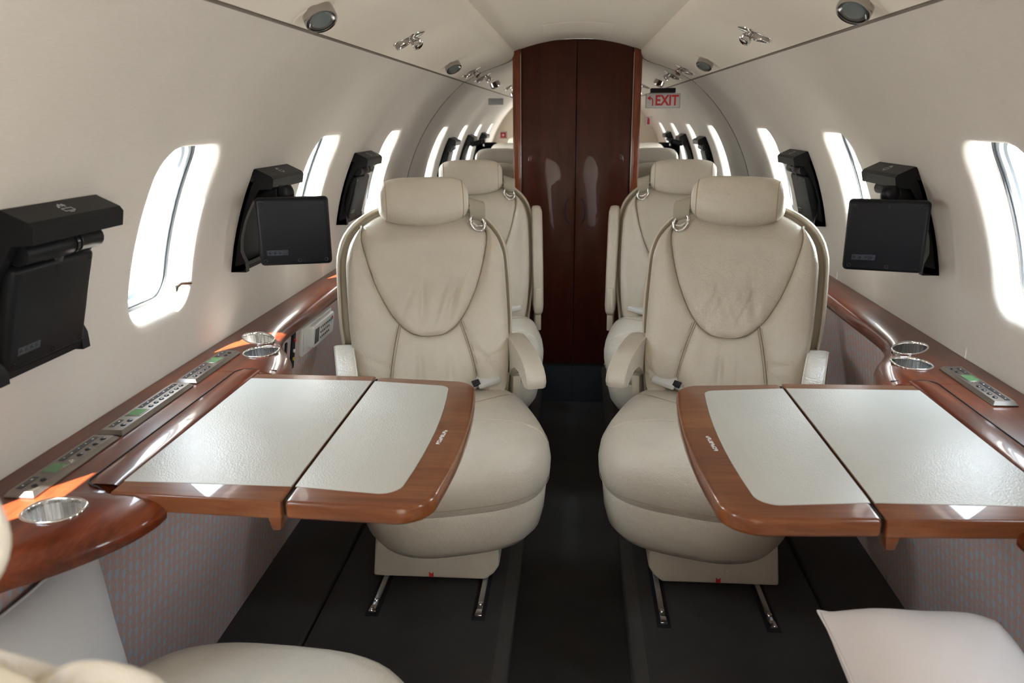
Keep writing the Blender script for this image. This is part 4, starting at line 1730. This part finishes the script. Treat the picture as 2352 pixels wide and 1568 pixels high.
    # lap belt lying on the cushion
    for sd in (-1, 1):
        g = G()
        rows = []
        for t in np.linspace(0, 1, 12):
            x = sd * (0.205 - 0.135 * t)
            y = 0.105 - 0.035 * t + 0.02 * sin(t * 3)
            z = cushion_top(x, y) + 0.010 + 0.016 * sin(pi * t) * (1 - t) + 0.02 * (1 - t) ** 3
            rows.append([(x + sd * 0.004 * a, y + 0.0235 * a, z + 0.006 * a) for a in (-1, -0.4, 0.4, 1)])
        g.grid(rows)
        g.grid([[(x, y, z - 0.0022) for x, y, z in r_] for r_ in rows], flip=True)
        g.build('lap_belt', 'webbing_white', root, angle=60)
    g = G()
    bx_, by_ = s * 0.150, 0.085
    Mb = Matrix.Rotation(s * radians(-14), 3, 'Y') @ Matrix.Rotation(radians(16), 3, 'X')
    g.box((bx_, by_, cushion_top(bx_, by_) + 0.030), (0.066, 0.056, 0.014), 0.004, 2, Mb)
    bk = g.build('buckle', 'webbing_white', root, angle=40)
    g = G()
    g.box((bx_ - s * 0.036, by_ - 0.012, cushion_top(bx_, by_) + 0.024), (0.022, 0.026, 0.006), 0.002, 2, Mb)
    g.build('buckle_latch', 'label_dark', bk, angle=40)
    return root


GR = 'cabin seats'
make_seat('beige leather seat turned towards the aisle behind the table on the handset side', (-0.358, 1.985), radians(18), 1, 'down', GR, seed=3)
make_seat('beige leather seat turned towards the aisle behind the table on the exit sign side', (0.370, 2.005), radians(-19), -1, 'down', GR, seed=11, wrinkle=0.8)
make_seat('beige leather seat by the mirror on the handset side, aisle armrest folded up', (-0.376, 2.890), radians(8), 1, 'up', GR, seed=21, wrinkle=0.3)
make_seat('beige leather seat by the mirror on the exit sign side, aisle armrest folded up', (0.378, 2.895), radians(-8), -1, 'up', GR, seed=33, wrinkle=0.3)
make_seat('beige leather seat facing the tables with a white pillow wedged beside it', (-0.436, 0.592), pi - radians(4), -1, 'down', GR, mat='leather_near', seed=44, wrinkle=0.4, rec=14.5, shoulder=False)
make_seat('beige leather seat facing the tables with a cream pillow lying on its cushion', (0.40, 0.475), pi + radians(4), 1, 'down', GR, mat='leather_near', seed=55, wrinkle=0.4)


# ------------------------------------------------------------------ seat rails in the floor
def rail(x, y0, y1, label):
    root = empty('seat_rail', (x, (y0 + y1) / 2, ZF))
    tag(root, label, 'rail', 'metal seat rails in the carpet')
    hl = (y1 - y0) / 2
    g = G()
    g.box((0, 0, 0.001), (0.032, 2 * hl + 0.02, 0.0022), 0.0008, 1)
    g.build('slot', 'black_soft', root, smooth=False)
    g = G()
    g.box((0, 0, 0.004), (0.013, 2 * hl, 0.008), 0.0015, 2)
    g.build('track', 'rail_metal', root, angle=40)
    g = G()
    g.lathe([(0.007, 0.0), (0.007, 0.010), (0.0055, 0.012), (0.002, 0.0125)], (0, -hl + 0.045, 0), 14)
    g.build('stud', 'chrome', root, angle=40)
    g = G()
    g.prism([(-0.009, -hl - 0.004), (0.009, -hl - 0.004), (0.007, -hl + 0.022), (-0.007, -hl + 0.022)], 0.001, 0.011, 'xy', 0.002, 2)
    g.build('end_cap', 'chrome', root, angle=40)
    return root


for x, t in ((-0.4765, 'outer seat rail on the handset side'), (-0.2195, 'inner seat rail on the handset side'), (0.2175, 'inner seat rail on the exit sign side'), (0.469, 'outer seat rail on the exit sign side')):
    rail(x, 1.628, 2.24, 'bright metal %s, running under the turned seat' % t)
    rail(x, 2.56, 3.14, 'bright metal %s, under the seat by the mirror' % t)


# ------------------------------------------------------------------ pillows
def pillow(name, size, thick, mat, label, loc, rot, seam_mat):
    root = empty(name, loc)
    root.rotation_euler = rot
    tag(root, label, 'pillow', 'throw pillows')
    g = G()
    n_ = 30
    ts = [-1 + 2 * i / n_ for i in range(n_ + 1)]
    ts = [math.copysign(1 - (1 - abs(t)) ** 1.35, t) for t in ts]

    def P(u, v, sg):
        au, av = abs(u), abs(v)
        pin = 1 - 0.085 * (1 - av ** 2) * au ** 3          # sides drawn in between the corners
        pin2 = 1 - 0.085 * (1 - au ** 2) * av ** 3
        x, y = u * pin * size / 2, v * pin2 * size / 2
        pr = max((1 - au ** 2.6), 0) ** 0.62 * max((1 - av ** 2.6), 0) ** 0.62
        z = thick / 2 * pr * (1 + 0.05 * sin(5 * u + 2) * cos(4 * v))
        z += 0.004 * math.exp(-((u - 0.75 * v - 0.2) / 0.09) ** 2) * pr - 0.006 * math.exp(-((u + v + 1.3) / 0.12) ** 2) * pr
        return (x, y, sg * z)
    g.grid([[P(u, v, 1) for u in ts] for v in ts])
    g.grid([[P(u, v, -1) for u in ts] for v in ts], flip=True)
    bd = g.build('cushion_body', mat, root, angle=180)
    rim = [P(t, -1, 1) for t in ts] + [P(1, t, 1) for t in ts[1:]] + [P(t, 1, 1) for t in ts[::-1][1:]] + [P(-1, t, 1) for t in ts[::-1][1:-1]]
    g = G()
    g.tube(rim, 0.0022, 6, closed=True)
    g.build('edge_seam', seam_mat, root, angle=180)
    return root


pillow('throw_pillow', 0.30, 0.08, 'pillow_white', 'white woven pillow standing wedged against the patterned side panel', (-0.690, 0.835, 0.606), (radians(6), radians(84), radians(3)), 'pillow_white')
pillow('throw_pillow', 0.235, 0.14, 'pillow_cream', 'pale cream pillow lying on the seat on the exit sign side', (0.440, 0.822, 0.675), (radians(12), radians(3), radians(2)), 'pillow_cream')


# ------------------------------------------------------------------ handset, switch plate, slots in the side panel
def panel_x(z):
    return float(np.interp(z, [ZF, 0.5, 0.815], [0.80, 0.752, 0.705]))


def on_panel(side, y, z, inset=0.006):
    a = atan2(0.047, 0.315)
    p = Vector((side * (panel_x(z) + inset), y, z))
    nx = Vector((0, 1, 0))
    nz = Vector((-side * cos(a), 0, -sin(a) * -1.0))
    nz = Vector((-side * cos(a), 0, -sin(a)))
    ny = Vector((-side * sin(a), 0, cos(a)))
    return p, Matrix((nx, ny, nz)).transposed().to_euler()


p, rt = on_panel(-1, 2.075, 0.767)
root = empty('handset', p)
root.rotation_euler = rt
tag(root, 'white entertainment handset in its cradle on the cloth side panel', 'handset')
g = G()
g.loft([[(a, b_, z) for a, b_ in rrect(0.128 * k_, 0.040 * k_, 0.010, 5)] for z, k_ in ((0.0, 1.0), (0.005, 1.0), (0.007, 0.985))])
g.build('cradle', 'handset_white', root, angle=40)
g = G()
g.loft([[(a + 0.018, b_ + 0.004, z) for a, b_ in rrect(0.095 * k_, 0.031 * k_, 0.009, 5)] for z, k_ in ((0.006, 1.0), (0.016, 1.0), (0.021, 0.96))])
g.build('handset_body', 'handset_white', root, angle=40)
g = G()
g.box((-0.045, 0.003, 0.0213), (0.034, 0.042, 0.0012), 0.0004, 1)
g.build('display', 'black_gloss', root)
g = G()
g.box((-0.112, 0.0, 0.008), (0.008, 0.05, 0.003), 0.0012, 1)
g.build('release_latch', 'handset_white', root)
for i in range(6):
    for j in range(3):
        g = G()
        g.box((-0.012 + i * 0.015, 0.018 - j * 0.0145, 0.0216), (0.0055, 0.0055, 0.0016), 0.0005, 1)
        g.build('key', 'label_dark', root)
for xx, yy_, mt in ((0.078, 0.018, 'teal'), (0.090, 0.020, 'red_print')):
    g = G()
    g.lathe([(0.0055, 0.0205), (0.0055, 0.0225), (0.003, 0.0232)], (xx, yy_, 0), 14)
    g.build('round_key', mt, root)

p, rt = on_panel(-1, 1.890, 0.765)
root = empty('jack_plate', p)
root.rotation_euler = rt
tag(root, 'narrow black socket plate with red, white and yellow jacks on the side panel', 'socket')
g = G()
g.box((0, 0, 0.002), (0.024, 0.098, 0.006), 0.0015, 2)
g.build('plate', 'black_soft', root)
for dz, mt in ((0.028, 'red_print'), (0.0, 'mark_white'), (-0.022, 'yellow')):
    g = G()
    g.lathe([(0.0048, 0.004), (0.0048, 0.0085), (0.0022, 0.0085), (0.0022, 0.006)], (0, dz, 0), 14)
    g.build('jack', mt, root, angle=40)
for side, t in ((-1, 'thin black pocket slot beside the socket plate'), (1, 'thin black pocket slot in the side panel opposite the handset')):
    p, rt = on_panel(side, 1.822 if side < 0 else 1.80, 0.755, 0.0)
    g = G()
    g.box((0, 0, 0.0015), (0.012, 0.10, 0.004), 0.001, 1)
    o = g.build('pocket_slot', 'black_soft')
    o.location = p
    o.rotation_euler = rt
    tag(o, t, 'slot')

# ------------------------------------------------------------------ fire extinguisher beside the bulkhead
root = empty('fire_extinguisher', (0.192, 3.44, ZF + 0.0005))
tag(root, 'small red fire extinguisher with black head behind the seat by the doors', 'extinguisher')
g = G()
g.lathe([(0.032, 0.0), (0.038, 0.006), (0.038, 0.12), (0.034, 0.138), (0.020, 0.150), (0.012, 0.154)], n=28)
g.build('bottle', 'red_paint', root, angle=50)
g = G()
g.lathe([(0.0383, 0.045), (0.0383, 0.10)], n=28)
g.build('paper_label', 'placard_white', root, angle=50)
g = G()
g.lathe([(0.014, 0.150), (0.016, 0.158), (0.016, 0.176), (0.010, 0.180)], n=20)
g.box((-0.016, 0, 0.184), (0.06, 0.018, 0.010), 0.003, 2)
g.box((-0.018, 0, 0.168), (0.05, 0.016, 0.008), 0.003, 2)
g.build('valve_head', 'black_plastic', root, angle=40)

# ------------------------------------------------------------------ rear partition and the entry area behind the photographer
ZTOP = 1.70
pts_o = [(-0.97, -0.02), (0.97, -0.02), (0.97, ZTOP), (-0.97, ZTOP)]


def arch_open(k_=0.0):
    pts = [(0.36 + k_, 0.02)]
    for a in np.linspace(0, pi, 25):
        pts.append(((0.36 + k_) * cos(a), 1.02 + (0.50 + k_) * sin(a) ** 0.9))
    pts.append((-0.36 - k_, 0.02))
    return pts


g = G()
ap = arch_open()
N = len(ap)
outer = []
for i, (x, z) in enumerate(ap):
    t = i / (N - 1)
    a = -0.05 + t * (pi + 0.1)
    ox, oz = cos(a), sin(a)
    k_ = min(0.97 / max(abs(ox), 1e-6), (ZTOP - 0.8) / max(abs(oz), 1e-6))
    outer.append((ox * k_, 0.8 + oz * k_))
outer[0], outer[-1] = (0.97, -0.02), (-0.97, -0.02)
g.grid([[(x, Y0, z) for x, z in ap], [(x, Y0, z) for x, z in outer]])
g.grid([[(x, Y0, z) for x, z in ap], [(x, Y0 - 0.06, z) for x, z in ap]])
tag(g.build('wall_partition', 'soffit', angle=40), kind='structure', label='cream partition with an arched opening')
g = G()
g.tube([(x, Y0 + 0.004, z) for x, z in arch_open(0.02)], 0.014, 10)
tag(g.build('trim_10', 'sunlit_rim', angle=180), kind='structure', label='fabric arch rim with sunlight painted in as gold')

ya, yb = Y0 - 1.35, Y0
g = G()
g.grid([[(-0.95, ya, 0.0), (-0.95, ya, ZTOP)], [(-0.95, yb, 0.0), (-0.95, yb, ZTOP)]])
g.grid([[(-0.95, ya, 0.0), (-0.95, ya, ZTOP)], [(0.95, ya, 0.0), (0.95, ya, ZTOP)]])
g.grid([[(-0.97, ya, ZTOP), (0.97, ya, ZTOP)], [(-0.97, yb, ZTOP), (0.97, yb, ZTOP)]])
dy0, dy1, dz1 = ya + 0.15, ya + 1.28, 1.62       # added open entrance doorway out of view, enlarged for more frontal daylight
g.grid([[(0.95, ya, 0.0), (0.95, ya, ZTOP)], [(0.95, dy0, 0.0), (0.95, dy0, ZTOP)]])
g.grid([[(0.95, dy1, 0.0), (0.95, dy1, ZTOP)], [(0.95, yb, 0.0), (0.95, yb, ZTOP)]])
g.grid([[(0.95, dy0, dz1), (0.95, dy0, ZTOP)], [(0.95, dy1, dz1), (0.95, dy1, ZTOP)]])
tag(g.build('wall_entry', 'reveal', smooth=False), kind='structure', label='pale walls of the entry area')
g = G()
g.box((0, (ya + yb) / 2, -0.035), (1.96, yb - ya, 0.06))
tag(g.build('floor_entry', 'carpet_edge', smooth=False), kind='structure')
g = G()
g.box((-0.70, (ya + yb) / 2 - 0.05, 0.60), (0.46, 0.9, 1.20), 0.01, 2)
o = g.build('galley_cabinet', 'wood_trim', angle=40)
tag(o, 'mahogany galley cabinet in the entry area, seen only in the mirror', 'cabinet')
for i in range(3):
    g = G()
    g.box((-0.468, (ya + yb) / 2 - 0.05 + (i - 1) * 0.29, 0.62), (0.012, 0.27, 1.05), 0.004, 2)
    d_ = g.build('cabinet_door', 'wood_trim', o, angle=40)
    g = G()
    g.tube([(-0.458, (ya + yb) / 2 - 0.05 + (i - 1) * 0.29 + 0.1, 0.60), (-0.448, (ya + yb) / 2 - 0.05 + (i - 1) * 0.29 + 0.1, 0.65), (-0.458, (ya + yb) / 2 - 0.05 + (i - 1) * 0.29 + 0.1, 0.70)], 0.004, 8)
    g.build('pull', 'chrome', d_)
ld = bpy.data.lights.new('door_portal', 'AREA')
ld.shape = 'RECTANGLE'
ld.size = dz1
ld.size_y = dy1 - dy0
ld.cycles.is_portal = True
lo = bpy.data.objects.new('door_portal', ld)
COL.objects.link(lo)
lo.location = (0.97, (dy0 + dy1) / 2, dz1 / 2)
lo.rotation_euler = Matrix((Vector((0, 0, 1)), Vector((0, 1, 0)).cross(Vector((0, 0, 0))) if False else Vector((1, 0, 0)).cross(Vector((0, 0, 1))), Vector((1, 0, 0)))).transposed().to_euler()
